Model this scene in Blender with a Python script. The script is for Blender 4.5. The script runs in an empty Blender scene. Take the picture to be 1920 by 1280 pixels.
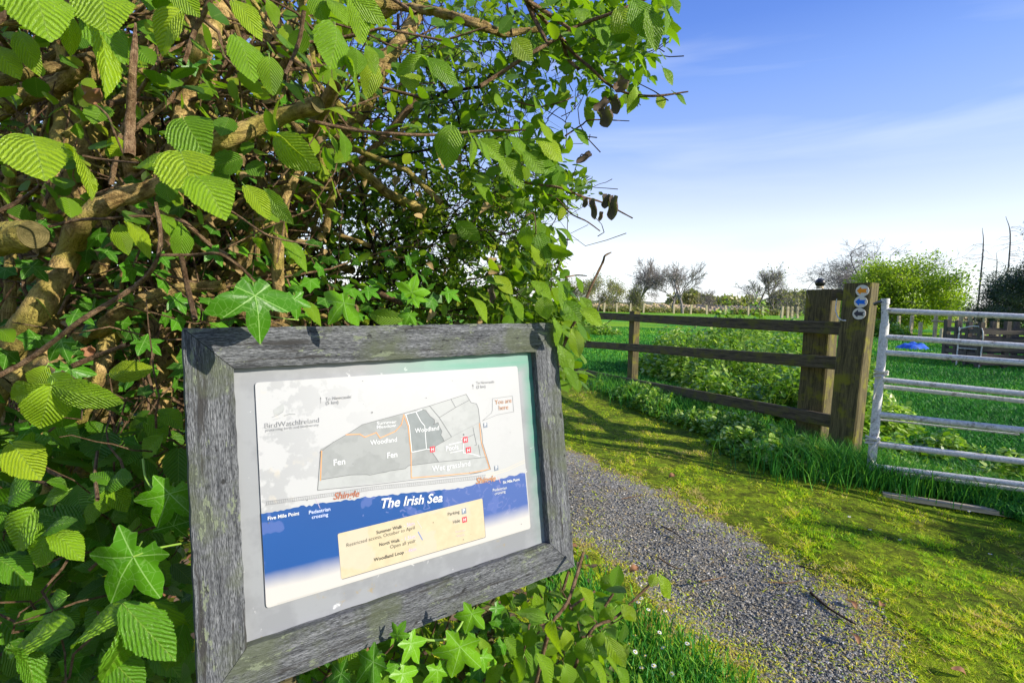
import bpy, math, random
import numpy as np
from mathutils import Vector, Matrix
random.seed(7); RNG = np.random.default_rng(11)
SC = bpy.context.scene; COL = SC.collection
PI = math.pi
# ------------------------------------------------------------------ camera
CAM_H = 1.30; PITCH = 4.35; ROLL = 1.26; FPX = 960.0
camd = bpy.data.cameras.new('camera'); camd.lens = 18; camd.sensor_width = 36
camd.clip_start = 0.02; camd.clip_end = 6000
cam = bpy.data.objects.new('camera', camd); COL.objects.link(cam); SC.camera = cam
CM = Matrix.Rotation(math.radians(90-PITCH), 3, 'X') @ Matrix.Rotation(math.radians(ROLL), 3, 'Z')
cam.matrix_world = Matrix.Translation((0, 0, CAM_H)) @ CM.to_4x4()
CMN = np.array(CM); CAMP = np.array([0, 0, CAM_H])
# ------------------------------------------------------------------ sun + sky
SUN_AZ = math.radians(-24)      # angle from +X towards +Y
SUN_EL = math.radians(25)
SUND = np.array([math.cos(SUN_EL)*math.cos(SUN_AZ), math.cos(SUN_EL)*math.sin(SUN_AZ), math.sin(SUN_EL)])
sl = bpy.data.lights.new('sun', 'SUN'); sl.energy = 5.0; sl.angle = math.radians(0.5); sl.color = (1, .93, .80)
so = bpy.data.objects.new('sun', sl); COL.objects.link(so)
so.rotation_euler = Vector(SUND).to_track_quat('Z', 'Y').to_euler(); so.location = (20, -9, 12)
W = bpy.data.worlds.new('World'); SC.world = W; W.use_nodes = True
wt = W.node_tree; wt.nodes.clear()
def wn(t, **k):
    n = wt.nodes.new(t)
    for a, b in k.items(): setattr(n, a, b)
    return n
sky = wn('ShaderNodeTexSky', sky_type='NISHITA', sun_disc=False)
sky.sun_elevation = SUN_EL; sky.sun_rotation = math.radians(90)-SUN_AZ
sky.air_density = 1.0; sky.dust_density = .6; sky.ozone_density = 3.5
tc = wn('ShaderNodeTexCoord'); sep = wn('ShaderNodeSeparateXYZ'); wt.links.new(tc.outputs['Generated'], sep.inputs[0])
gr = wn('ShaderNodeValToRGB'); wt.links.new(sep.outputs['Z'], gr.inputs[0])
e = gr.color_ramp; e.elements[0].position = 0; e.elements[0].color = (1.15, 1.15, 1.15, 1)
e.elements[1].position = 1; e.elements[1].color = (.03, .11, .5, 1)
for p, c in ((.07, (1.08, 1.08, 1.1, 1)), (.11, (.93, .95, 1.0, 1)), (.17, (.68, .73, .90, 1)), (.28, (.31, .44, .90, 1)), (.37, (.20, .34, .83, 1)), (.45, (.10, .22, .73, 1)), (.56, (.05, .15, .62, 1))):
    x = e.elements.new(p); x.color = c
mp = wn('ShaderNodeMapping'); mp.inputs['Scale'].default_value = (.9, .9, 6.5); mp.inputs['Rotation'].default_value = (.10, -.30, .3)
nz = wn('ShaderNodeTexNoise'); nz.inputs['Scale'].default_value = 1.7; nz.inputs['Detail'].default_value = 6; nz.inputs['Distortion'].default_value = .6
wt.links.new(tc.outputs['Generated'], mp.inputs[0]); wt.links.new(mp.outputs[0], nz.inputs['Vector'])
cr = wn('ShaderNodeMapRange'); cr.inputs[1].default_value = .48; cr.inputs[2].default_value = .70; cr.inputs[3].default_value = 0; cr.inputs[4].default_value = .5
wt.links.new(nz.outputs[0], cr.inputs[0])
mx = wn('ShaderNodeMixRGB'); wt.links.new(cr.outputs[0], mx.inputs[0]); wt.links.new(gr.outputs[0], mx.inputs[1]); mx.inputs[2].default_value = (.72, .78, .95, 1)
b1 = wn('ShaderNodeBackground'); wt.links.new(sky.outputs[0], b1.inputs[0]); b1.inputs[1].default_value = .05
b2 = wn('ShaderNodeBackground'); wt.links.new(mx.outputs[0], b2.inputs[0]); b2.inputs[1].default_value = .64
ad = wn('ShaderNodeAddShader'); wt.links.new(b1.outputs[0], ad.inputs[0]); wt.links.new(b2.outputs[0], ad.inputs[1])
wo = wn('ShaderNodeOutputWorld'); wt.links.new(ad.outputs[0], wo.inputs[0])
SC.view_settings.view_transform = 'Standard'; SC.view_settings.look = 'None'
SC.view_settings.exposure = .5; SC.view_settings.gamma = 1
SC.cycles.max_bounces = 6; SC.cycles.transparent_max_bounces = 4
# ------------------------------------------------------------------ geometry helpers
def ray(u, v): return CMN @ np.array([(u-960)/FPX, -(v-640)/FPX, -1.0])
def P(u, v, d): return CAMP + ray(u, v)*d
def PV(U_, V_, D_):
    r = np.stack([(U_-960)/FPX, -(V_-640)/FPX, -np.ones(len(U_))], 1) @ CMN.T
    return CAMP + r*D_[:, None]
def G(u, v, z=0.0):
    r = ray(u, v); return CAMP + r*((z-CAM_H)/r[2])
def onplane(u, v, p0, n):
    r = ray(u, v); return CAMP + r*(np.dot(np.array(p0)-CAMP, n)/np.dot(r, n))
def nrm(a): return a/(np.linalg.norm(a, axis=-1, keepdims=True)+1e-12)

class MB:
    """collects geometry; build() links it as one mesh object"""
    def __init__(s): s.v = []; s.f = []; s.uv = []; s.r = []; s.n = 0
    def add(s, v, f, uv=None, r=None, mat=0):
        v = np.asarray(v, float); k = len(v)
        if k == 0: return
        s.v.append(v); s.uv.append(np.zeros((k, 2)) if uv is None else np.asarray(uv, float))
        s.r.append(np.full(k, .5) if r is None else np.broadcast_to(np.asarray(r, float), (k,)))
        if isinstance(f, np.ndarray): s.f.append((f+s.n, mat))
        else:
            by = {}
            for q in f: by.setdefault(len(q), []).append(q)
            for q in by.values(): s.f.append((np.array(q)+s.n, mat))
        s.n += k
    def box(s, c, ax, ay, az, r=.5, mat=0, uvs=1.0):
        """centre c, half-axis vectors; UV: x along ax, metres"""
        c, ax, ay, az = [np.asarray(t, float) for t in (c, ax, ay, az)]
        la, lb, lc = [np.linalg.norm(t) for t in (ax, ay, az)]
        off = random.random()*5
        for (p, q, t, lp, lq, lt) in ((ax, ay, az, la, lb, lc), (ax, az, ay, la, lc, lb), (ay, az, ax, lb, lc, la)):
            for sg in (-1, 1):
                vv = [c+sg*t-p-q, c+sg*t+p-q, c+sg*t+p+q, c+sg*t-p+q]
                if np.dot(np.cross(vv[1]-vv[0], vv[2]-vv[1]), sg*t) < 0: vv = vv[::-1]; o = 1
                else: o = 0
                uu = [(-lp, -lq), (lp, -lq), (lp, lq), (-lp, lq)]
                if o: uu = uu[::-1]
                s.add(vv, [(0, 1, 2, 3)], [(a+off, b+off*1.7+sg*lt) for a, b in uu], r, mat)
    def build(s, name, mats, parent=None, loc=None, smooth=False, bevel=0, weld=False):
        me = bpy.data.meshes.new(name)
        V_ = np.concatenate(s.v); UV_ = np.concatenate(s.uv); R_ = np.concatenate(s.r)
        org = np.zeros(3)
        if loc is not None: org = np.asarray(loc, float)
        elif parent is not None: org = np.array(parent.get('_org', (0, 0, 0)))
        V_ = V_-org
        me.vertices.add(len(V_)); me.vertices.foreach_set('co', V_.astype(np.float32).ravel())
        lv = np.concatenate([f.ravel() for f, m in s.f]); lt = np.concatenate([np.full(len(f), f.shape[1]) for f, m in s.f])
        mi = np.concatenate([np.full(len(f), m) for f, m in s.f])
        me.loops.add(len(lv)); me.loops.foreach_set('vertex_index', lv.astype(np.int32))
        me.polygons.add(len(lt)); st = np.concatenate([[0], np.cumsum(lt)[:-1]])
        me.polygons.foreach_set('loop_start', st.astype(np.int32)); me.polygons.foreach_set('loop_total', lt.astype(np.int32))
        me.polygons.foreach_set('material_index', mi.astype(np.int32))
        me.polygons.foreach_set('use_smooth', np.full(len(lt), bool(smooth)))
        ul = me.uv_layers.new(name='UVMap'); ul.data.foreach_set('uv', UV_[lv].astype(np.float32).ravel())
        at = me.attributes.new('rnd', 'FLOAT', 'POINT'); at.data.foreach_set('value', R_.astype(np.float32))
        me.update(calc_edges=True); me.validate()
        o = bpy.data.objects.new(name, me); COL.objects.link(o)
        for m in (mats if isinstance(mats, (list, tuple)) else [mats]): me.materials.append(m)
        if parent is not None: o.parent = parent; o['_org'] = [float(q) for q in org]
        elif loc is not None: o.location = org; o['_org'] = [float(q) for q in org]
        if bevel:
            w = o.modifiers.new('weld', 'WELD'); w.merge_threshold = .0002
            b = o.modifiers.new('bevel', 'BEVEL'); b.width = bevel; b.segments = 2; b.limit_method = 'ANGLE'
        return o
def tag(o, label, cat, group=None, kind=None):
    if label: o['label'] = label
    if cat: o['category'] = cat
    if group: o['group'] = group
    if kind: o['kind'] = kind
    return o
def thing(name, loc, label, cat, group=None):
    o = bpy.data.objects.new(name, None); COL.objects.link(o); o.location = [float(x) for x in loc]
    o['_org'] = [float(q) for q in loc]; o.empty_display_size = .1
    return tag(o, label, cat, group)

def smooth_path(pts, n):
    pts = np.asarray(pts, float); k = len(pts)
    if k < 3:
        t = np.linspace(0, 1, n)[:, None]; return pts[0]*(1-t)+pts[-1]*t
    q = np.vstack([2*pts[0]-pts[1], pts, 2*pts[-1]-pts[-2]])
    out = []
    for x in np.linspace(0, k-1-1e-6, n):
        i = int(x); t = x-i; a, b, c, d = q[i], q[i+1], q[i+2], q[i+3]
        out.append(.5*((2*b)+(c-a)*t+(2*a-5*b+4*c-d)*t*t+(3*b-a-3*c+d)*t**3))
    return np.array(out)
def tubes(mb, PTS, RAD, sides=6, r=None, mat=0, cap=False):
    """PTS (k,n,3) RAD (k,n) -> k tubes in one go"""
    k, n, _ = PTS.shape
    T = np.empty_like(PTS); T[:, 1:-1] = PTS[:, 2:]-PTS[:, :-2]; T[:, 0] = PTS[:, 1]-PTS[:, 0]; T[:, -1] = PTS[:, -1]-PTS[:, -2]
    T = nrm(T); mt = nrm(T.mean(1)); ref = np.where(np.abs(mt[:, 2:3]) > .8, np.array([[1., 0, 0]]), np.array([[0, 0, 1.]]))
    A = nrm(np.cross(T, ref[:, None, :])); B = np.cross(T, A)
    th = np.linspace(0, 2*PI, sides, endpoint=False)
    V_ = PTS[:, :, None, :]+RAD[:, :, None, None]*(np.cos(th)[None, None, :, None]*A[:, :, None, :]+np.sin(th)[None, None, :, None]*B[:, :, None, :])
    L = np.concatenate([np.zeros((k, 1)), np.cumsum(np.linalg.norm(np.diff(PTS, axis=1), axis=2), 1)], 1)
    UV_ = np.stack([np.broadcast_to(L[:, :, None], (k, n, sides)), np.broadcast_to((th*.02)[None, None, :], (k, n, sides))+np.arange(k)[:, None, None]*.37], -1)
    i = np.arange(n-1)[:, None]*sides; j = np.arange(sides)[None, :]; j2 = (j+1) % sides
    q = np.stack([i+j, i+j2, i+sides+j2, i+sides+j], -1).reshape(-1, 4)
    F_ = (q[None]+(np.arange(k)*n*sides)[:, None, None]).reshape(-1, 4)
    rr = np.full(k, .5) if r is None else np.broadcast_to(r, (k,))
    mb.add(V_.reshape(-1, 3), F_, UV_.reshape(-1, 2), np.repeat(rr, n*sides), mat)
    if cap:
        for t in range(k):
            b = (t*n+n-1)*sides; idx = V_.reshape(-1, 3)[b:b+sides]
            mb.add(idx, [tuple(range(sides))], np.stack([.5+.5*np.cos(th), .5+.5*np.sin(th)], 1), rr[t], cap if isinstance(cap, int) and cap > 1 else mat)
            idx = V_.reshape(-1, 3)[t*n*sides:t*n*sides+sides]
            mb.add(idx, [tuple(range(sides))[::-1]], np.stack([.5+.5*np.cos(th), .5+.5*np.sin(th)], 1), rr[t], cap if isinstance(cap, int) and cap > 1 else mat)
def limb(mb, pts, rads, n=24, sides=10, knob=.06, r=.5, mat=0, cap=False):
    p = smooth_path(pts, n); t = np.linspace(0, 1, n)
    rr = np.interp(t, np.linspace(0, 1, len(rads)), rads)*(1+knob*RNG.normal(size=n))
    tubes(mb, p[None], rr[None], sides, r, mat, cap)
def twigs(mb, O, D, L, R0, n=7, wob=.12, sides=4, r=None, grav=0.0, mat=0):
    k = len(O); t = np.linspace(0, 1, n)
    W1 = RNG.normal(size=(k, 1, 3)); W2 = RNG.normal(size=(k, 1, 3))
    PT = O[:, None]+D[:, None]*(L[:, None]*t)[:, :, None]+wob*L[:, None, None]*(W1*(t**2)[None, :, None]*.6+W2*np.sin(t*PI*1.5)[None, :, None]*.35)
    PT += .02*L[:, None, None]*RNG.normal(size=(k, n, 3))
    PT[:, :, 2] -= grav*L[:, None]*t**2
    if 'SN' in globals():      # keep clear of the notice board
        rel = PT-SO; nn = rel@SN; hit = ((nn > -.09) & (nn < .75) & (rel@SU > -.04) & (rel@SU < SWD+.04) & (rel@SV > -.04) & (rel@SV < SHT+.03)).any(1)
        PT = PT-SN*(hit*(np.clip(nn.max(1), -.09, 1)+.16))[:, None, None]
    tubes(mb, PT, R0[:, None]*(1-.65*t)[None], sides, r, mat); return PT

# leaf archetypes: unit length along +y, x across (half width .5), returns verts, faces, uv
def leaf_arch(rows, cols, teeth=0, tooth=.06, shape=0, pleat=0.0, nv=8):
    ys = np.linspace(0, 1, rows); V_ = []; UV_ = []
    for i, y in enumerate(ys):
        if shape == 0: w = .5*min(1, (y/.38))**.5*(1-max(0, (y-.38)/.62)**1.9) if y > 0 else .02   # broad ovate with a short tip
        elif shape == 1: w = .5*math.sin(PI*y**.85)**.85+.004      # lanceolate
        else: w = .5*math.sin(PI*(y**.7))**.6+.004
        if y > .93 and shape == 0: w = max(w*.8, .006)
        if teeth and 0 < y < 1: w *= 1+tooth*(1 if i % 2 else -1)+tooth*.8*(1 if i % 8 < 4 else -.6)
        for j in range(cols):
            x = -1+2*j/(cols-1)
            yy = y - (.10*abs(x)**1.5*(1-y)**3 if shape == 0 else 0)*1.0   # slightly heart-shaped base
            c = nv*(yy-abs(x)*w*.85-.5*(x*w)**2)
            z = pleat*(abs((c % 1)-.5)-.25)*min(1, 6*abs(x)+.15)*(1-y*.5)
            V_.append((x*w, yy, z)); UV_.append((x*w+.5, yy))
    F_ = [(i*cols+j, i*cols+j+1, (i+1)*cols+j+1, (i+1)*cols+j) for i in range(rows-1) for j in range(cols-1)]
    return np.array(V_), np.array(F_), np.array(UV_)
def ivy_arch(seg=6, lobes=((0, 1.0), (58, .86), (-58, .86), (122, .6), (-122, .6))):
    """five pointed lobes round the stalk joint at the origin"""
    th = np.radians(np.linspace(-180, 180, 97)); rr = np.zeros(len(th))
    for i, t in enumerate(th):
        b = .18 if abs(t) > 2.75 else .40
        for a, l in lobes:
            d = abs((t-math.radians(a)+PI) % (2*PI)-PI)
            b = max(b, l*(max(0, math.cos(min(1, d/.88)*PI/2))**1.15*.86+.14*max(0, 1-d/.16)))
        rr[i] = b
    V_ = [(0, 0, 0)]; F_ = []; UV_ = [(.5, .5)]
    rings = [.18, .4, .62, .82, 1.0]
    for k in rings:
        for t, r_ in zip(th[:-1], rr[:-1]):
            x, y = math.sin(t)*r_*k, math.cos(t)*r_*k
            z = .05*math.sin(5*t)*r_*k-.12*(r_*k)**2
            V_.append((x, y, z)); UV_.append((.5+x*.5, .5+y*.5))
    m = 96
    for j in range(m): F_.append((0, 1+(j+1) % m, 1+j))
    for q in range(len(rings)-1):
        for j in range(m):
            a = 1+q*m+j; b = 1+q*m+(j+1) % m; F_.append((a, b, b+m, a+m))
    return np.array(V_), F_, np.array(UV_)
A_HERO = leaf_arch(57, 19, 1, .035, 0, .062, 10)
A_MID = leaf_arch(15, 5, 1, .06, 0)
A_LOW = leaf_arch(6, 3, 0, 0, 0)
A_BRAM = leaf_arch(45, 15, 1, .04, 0, .07, 9)
A_LANC = leaf_arch(9, 3, 1, .08, 1)
A_TINY = (np.array([(0, 0, 0), (.30, .35, .03), (0, .45, 0), (-.30, .35, .03), (.22, .75, .02), (0, 1, -.05), (-.22, .75, .02)]), np.array([(0, 1, 2), (0, 2, 3), (1, 4, 2), (2, 6, 3), (2, 4, 5), (2, 5, 6)]), np.array([(.5, 0), (.8, .35), (.5, .45), (.2, .35), (.72, .75), (.5, 1), (.28, .75)]))
A_IVY = ivy_arch(); A_IVY3 = ivy_arch(6, ((0, 1.0), (74, 1.0), (-74, 1.0), (150, .38), (-150, .38)))
A_IVYLOW = (lambda: (lambda pts: (np.array([(0, 0, 0)]+pts), np.array([(0, i+1, (i+1) % len(pts)+1) for i in range(len(pts))]), np.array([(.5, .5)]+[(.5+p[0]*.5, .5+p[1]*.5) for p in pts])))(
    [(math.sin(math.radians(a))*r_, math.cos(math.radians(a))*r_, -.15*r_*r_) for a, r_ in ((0, 1), (30, .68), (60, .9), (92, .6), (125, .62), (165, .2), (195, .2), (235, .62), (268, .6), (300, .9), (330, .68))]))()
def leaves(mb, arch, O, Y, N, L, Wd=None, fold=None, bend=None, r=None, mat=0, curl=None):
    """O base, Y direction, N approximate normal, L length, Wd width (both metres)"""
    k = len(O)
    if k == 0: return
    Y = nrm(Y); X = nrm(np.cross(Y, N)); Z = np.cross(X, Y)
    L = np.broadcast_to(L, (k,)); Wd = L*.8 if Wd is None else np.broadcast_to(Wd, (k,))
    fold = np.zeros(k) if fold is None else np.broadcast_to(fold, (k,)); bend = np.zeros(k) if bend is None else np.broadcast_to(bend, (k,))
    av, af, au = arch
    x = av[None, :, 0]*Wd[:, None]; y = av[None, :, 1]*L[:, None]
    z = av[None, :, 2]*L[:, None]+fold[:, None]*np.abs(x)-bend[:, None]*(av[None, :, 1]**2)*L[:, None]
    if curl is not None: z = z+curl[:, None]*np.sin(av[None, :, 1]*5+x*40)*L[:, None]*.05
    V_ = O[:, None]+x[..., None]*X[:, None]+y[..., None]*Y[:, None]+z[..., None]*Z[:, None]
    m = len(av); rr = RNG.random(k) if r is None else np.broadcast_to(r, (k,))
    if isinstance(af, np.ndarray):
        F_ = (af[None]+(np.arange(k)*m)[:, None, None]).reshape(-1, af.shape[1]); mb.add(V_.reshape(-1, 3), F_, np.tile(au, (k, 1)), np.repeat(rr, m), mat)
    else:
        for i in range(k): mb.add(V_[i], af, au, rr[i], mat)

# ------------------------------------------------------------------ materials
class NM:
    def __init__(s, name, rough=.8, spec=.3):
        s.m = bpy.data.materials.new(name); s.m.use_nodes = True; s.t = s.m.node_tree; s.b = s.t.nodes['Principled BSDF']; s.out = s.t.nodes['Material Output']
        s.b.inputs['Roughness'].default_value = rough; s.b.inputs['Specular IOR Level'].default_value = spec
    def n(s, t, ins=None, **k):
        x = s.t.nodes.new(t)
        for a, b in k.items(): setattr(x, a, b)
        for a, b in (ins or {}).items():
            if hasattr(b, 'outputs'): b = b.outputs[0]
            if isinstance(b, bpy.types.NodeSocket): s.t.links.new(b, x.inputs[a])
            else: x.inputs[a].default_value = b
        return x
    def lk(s, a, b):
        if hasattr(a, 'outputs'): a = a.outputs[0]
        s.t.links.new(a, b)
    def math(s, op, a, b=0.0, c=0.0): return s.n('ShaderNodeMath', {0: a, 1: b, 2: c}, operation=op)
    def uv(s): return s.n('ShaderNodeTexCoord').outputs['UV']
    def obj(s): return s.n('ShaderNodeTexCoord').outputs['Object']
    def rnd(s): return s.n('ShaderNodeAttribute', attribute_name='rnd').outputs['Fac']
    def noise(s, vec, scale, detail=4, rough=.55, mapping=None, rot=(0, 0, 0)):
        if mapping: vec = s.n('ShaderNodeMapping', {'Vector': vec, 'Scale': mapping, 'Rotation': rot}).outputs[0]
        return s.n('ShaderNodeTexNoise', {'Vector': vec, 'Scale': scale, 'Detail': detail, 'Roughness': rough}).outputs['Fac']
    def ramp(s, fac, stops):
        x = s.n('ShaderNodeValToRGB', {0: fac}); e = x.color_ramp
        while len(e.elements) < len(stops): e.elements.new(.5)
        for q, (p, c) in zip(e.elements, stops): q.position = p; q.color = (*c, 1) if not isinstance(c, (int, float)) else (c, c, c, 1)
        return x.outputs[0]
    def mix(s, f, a, b, mode='MIX'):
        A = a if not isinstance(a, tuple) else (*a, 1); B = b if not isinstance(b, tuple) else (*b, 1)
        return s.n('ShaderNodeMixRGB', {0: f, 1: A, 2: B}, blend_type=mode).outputs[0]
    def bump(s, h, strength=.5, dist=.01): s.lk(s.n('ShaderNodeBump', {'Height': h, 'Strength': strength, 'Distance': dist}), s.b.inputs['Normal']); return s
    def col(s, c):
        if isinstance(c, tuple): s.b.inputs['Base Color'].default_value = (*c, 1)
        else: s.lk(c, s.b.inputs['Base Color'])
        return s
def leaf_mat(name, stops, trans=.35, veins=True, rough=.42, spec=.45, nv=10, ivy=False):
    q = NM(name, rough, spec); base = q.ramp(q.rnd(), stops)
    uv = q.n('ShaderNodeSeparateXYZ', {0: q.uv()}); x = q.math('ABSOLUTE', q.math('SUBTRACT', uv.outputs[0], .5)); y = uv.outputs[1]
    nz_ = q.noise(q.obj(), 60, 3); base = q.mix(q.math('MULTIPLY', nz_, .35), base, q.mix(1.0, base, (.55, .75, .4), 'MULTIPLY'))
    if veins and not ivy:
        c = q.math('MULTIPLY', q.math('SUBTRACT', q.math('SUBTRACT', y, q.math('MULTIPLY', x, .85)), q.math('MULTIPLY', q.math('MULTIPLY', x, x), .5)), nv); c = q.math('ADD', c, q.math('MULTIPLY', q.math('SUBTRACT', q.noise(q.obj(), 45, 2), .5), 1.1)); fr = q.math('FRACT', c)
        tri = q.math('ABSOLUTE', q.math('SUBTRACT', fr, .5))      # .5 at the vein, 0 between
        mid = q.math('LESS_THAN', x, .012)
        vv = q.math('MAXIMUM', q.math('GREATER_THAN', tri, .455), mid)
        fine = q.n('ShaderNodeTexVoronoi', {'Vector': q.uv(), 'Scale': 46}, feature='DISTANCE_TO_EDGE').outputs['Distance']
        base = q.mix(q.math('MULTIPLY', q.math('GREATER_THAN', tri, .30), q.math('LESS_THAN', tri, .44)) if 0 else q.ramp(tri, [(.12, 0.), (.42, .36)]), base, q.mix(1.0, base, (.28, .42, .4), 'MULTIPLY'))  # crease shade of the pleats painted into the leaf colour beside the veins
        base = q.mix(q.math('MULTIPLY', vv, .55), base, (.26, .38, .06))
        q.bump(q.math('SUBTRACT', q.math('ADD', q.math('MULTIPLY', nz_, .2), q.math('MULTIPLY', fine, .35)), tri), .9, .0045)
    elif ivy:
        yy = q.math('SUBTRACT', y, .5); r_ = q.math('SQRT', q.math('ADD', q.math('MULTIPLY', x, x), q.math('MULTIPLY', yy, yy)))
        th = q.math('ARCTAN2', x, yy); best = None
        for a in (0, 58, 122):
            d = q.math('MULTIPLY', q.math('ABSOLUTE', q.math('SUBTRACT', th, math.radians(a))), r_)
            best = d if best is None else q.math('MINIMUM', best, d)
        vor = q.n('ShaderNodeTexVoronoi', {'Vector': q.uv(), 'Scale': 13}, feature='DISTANCE_TO_EDGE')
        v2 = q.math('LESS_THAN', vor.outputs['Distance'], .025)
        vv = q.math('MAXIMUM', q.math('LESS_THAN', best, .0045), q.math('MULTIPLY', v2, .35))
        base = q.mix(q.math('MULTIPLY', vv, .65), base, (.30, .48, .14))
        q.bump(q.math('MULTIPLY', q.math('MINIMUM', vor.outputs['Distance'], .25), 1.0), .12, .003)
    q.col(base)
    tr = q.n('ShaderNodeBsdfTranslucent', {'Color': q.mix(1.0, q.mix(.4, base, (.24, .42, .01)), (1.5, 1.5, .8), 'MULTIPLY')})
    ms = q.n('ShaderNodeMixShader', {0: trans, 1: q.b.outputs[0], 2: tr.outputs[0]})
    q.lk(ms, q.out.inputs[0]); return q.m
def bark_mat(name, c1, c2, c3=None, scale=35):
    q = NM(name, .88, .2); v = q.obj(); a = q.noise(v, scale, 6, .65); b = q.noise(q.uv(), 1, 5, .6, (18, 160, 1)); big = q.noise(v, scale*.22, 3)
    c = q.mix(q.ramp(a, [(.35, 0.), (.65, 1.)]), c1, c2)
    if c3: c = q.mix(q.ramp(big, [(.45, 0.), (.62, .8)]), c, c3)
    c = q.mix(1.0, c, q.ramp(q.rnd(), [(0, .6), (1, 1.25)]), 'MULTIPLY')
    c = q.mix(q.ramp(b, [(.3, .55), (.5, 0.)]), c, tuple(x*.4 for x in c1))
    sp_ = q.noise(v, scale*5, 4, .7); c = q.mix(q.ramp(sp_, [(.32, .7), (.46, 0.)]), c, tuple(x*.35 for x in c1)); q.col(c); q.bump(q.math('ADD', q.math('ADD', a, b), sp_), 1.0, .010); return q.m
M = {}
M['hazel'] = leaf_mat('hazel_leaf', [(0, (.05, .15, .008)), (.4, (.14, .31, .008)), (.75, (.28, .46, .010)), (1, (.45, .55, .016))], .36)
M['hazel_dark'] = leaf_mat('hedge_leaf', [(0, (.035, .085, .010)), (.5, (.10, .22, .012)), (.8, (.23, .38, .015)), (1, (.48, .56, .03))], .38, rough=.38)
M['bramble'] = leaf_mat('bramble_leaf', [(0, (.05, .15, .010)), (.5, (.13, .33, .012)), (1, (.30, .50, .015))], .30, rough=.36, nv=9)
M['ivy'] = leaf_mat('ivy_leaf', [(0, (.025, .085, .008)), (.5, (.06, .20, .008)), (1, (.17, .37, .012))], .15, ivy=True, rough=.32, spec=.14)
M['deadleaf'] = leaf_mat('dead_leaf', [(0, (.085, .06, .055)), (.5, (.15, .095, .07)), (1, (.34, .15, .08))], .12, veins=False, rough=.7, spec=.2)
M['withered'] = leaf_mat('withered_leaf', [(0, (.12, .08, .04)), (.5, (.24, .155, .075)), (1, (.40, .27, .13))], .15, veins=False, rough=.7, spec=.2)
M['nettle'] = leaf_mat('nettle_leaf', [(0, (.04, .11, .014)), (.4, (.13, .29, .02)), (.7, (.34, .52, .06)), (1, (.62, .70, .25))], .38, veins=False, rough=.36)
M['farleaf'] = leaf_mat('spring_foliage', [(0, (.12, .20, .012)), (.5, (.27, .38, .02)), (1, (.46, .54, .04))], .4, veins=False)
M['oliveleaf'] = leaf_mat('olive_foliage', [(0, (.16, .15, .06)), (.5, (.28, .26, .10)), (1, (.42, .36, .16))], .3, veins=False)
M['pineleaf'] = leaf_mat('pine_needles', [(0, (.012, .022, .022)), (.6, (.03, .055, .04)), (1, (.07, .10, .06))], .1, veins=False)
M['bark'] = bark_mat('hazel_bark', (.20, .12, .04), (.74, .52, .21), (.42, .36, .07))
M['bark_grey'] = bark_mat('grey_bark', (.10, .085, .07), (.27, .22, .17), None, 60)
M['twig'] = bark_mat('twig_bark', (.17, .09, .045), (.50, .33, .19), None, 80)
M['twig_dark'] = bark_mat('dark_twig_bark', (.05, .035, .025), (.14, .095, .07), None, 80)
M['fartwig'] = bark_mat('far_twig_bark', (.18, .155, .145), (.34, .30, .28), None, 3)
M['cut'] = (lambda q: (q.col(q.mix(q.ramp(q.noise(q.obj(), 55, 6, .75), [(.38, 0.), (.62, .9)]), (.07, .06, .02), q.ramp(q.math('FRACT', q.math('MULTIPLY', q.n('ShaderNodeVectorMath', {0: q.uv(), 1: (.5, .5, 0)}, operation='DISTANCE').outputs['Value'], 14)), [(0, (.10, .08, .03)), (.5, (.19, .15, .06)), (1, (.12, .10, .035))]))), q.bump(q.noise(q.obj(), 120, 5), .9, .006), q.m)[2])(NM('cut_wood', .85, .2))
M['stem'] = NM('green_stem', .5, .4).col((.22, .36, .05)).m
def wood_mat(name, c1, c2, moss, mossamt, crack=.5, lichen=None):
    q = NM(name, .82, .25); uv = q.uv()
    g = q.noise(uv, 1, 5, .65, (7, 170, 1)); g2 = q.noise(uv, 1, 4, .6, (3, 45, 1)); big = q.noise(uv, 7, 5, .6); fine = q.noise(uv, 1, 2, .5, (60, 900, 1))
    c = q.mix(q.ramp(g, [(.36, 0.), (.64, 1.)]), c1, c2)
    c = q.mix(q.ramp(g2, [(.40, .6), (.5, 0.)]), c, tuple(x*.45 for x in c1))
    c = q.mix(q.ramp(fine, [(.55, 0.), (.75, .35)]), c, tuple(min(1, x*1.5) for x in c2))
    c = q.mix(q.ramp(big, [(.5-mossamt, 0.), (.62-mossamt, .8)]), c, moss)
    if lichen:
        sp = q.noise(uv, 1, 6, .7, (20, 34, 1)); c = q.mix(q.ramp(sp, [(.60, 0.), (.635, .85)]), c, lichen)
        ch = q.noise(uv, 1, 3, .6, (26, 60, 1)); c = q.mix(q.ramp(ch, [(.30, 1.), (.335, 0.)]), c, (.035, .035, .035))
    q.col(c); q.bump(q.math('ADD', q.math('MULTIPLY', g, 1.0), q.math('MULTIPLY', fine, .4)), crack, .003); return q.m
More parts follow.
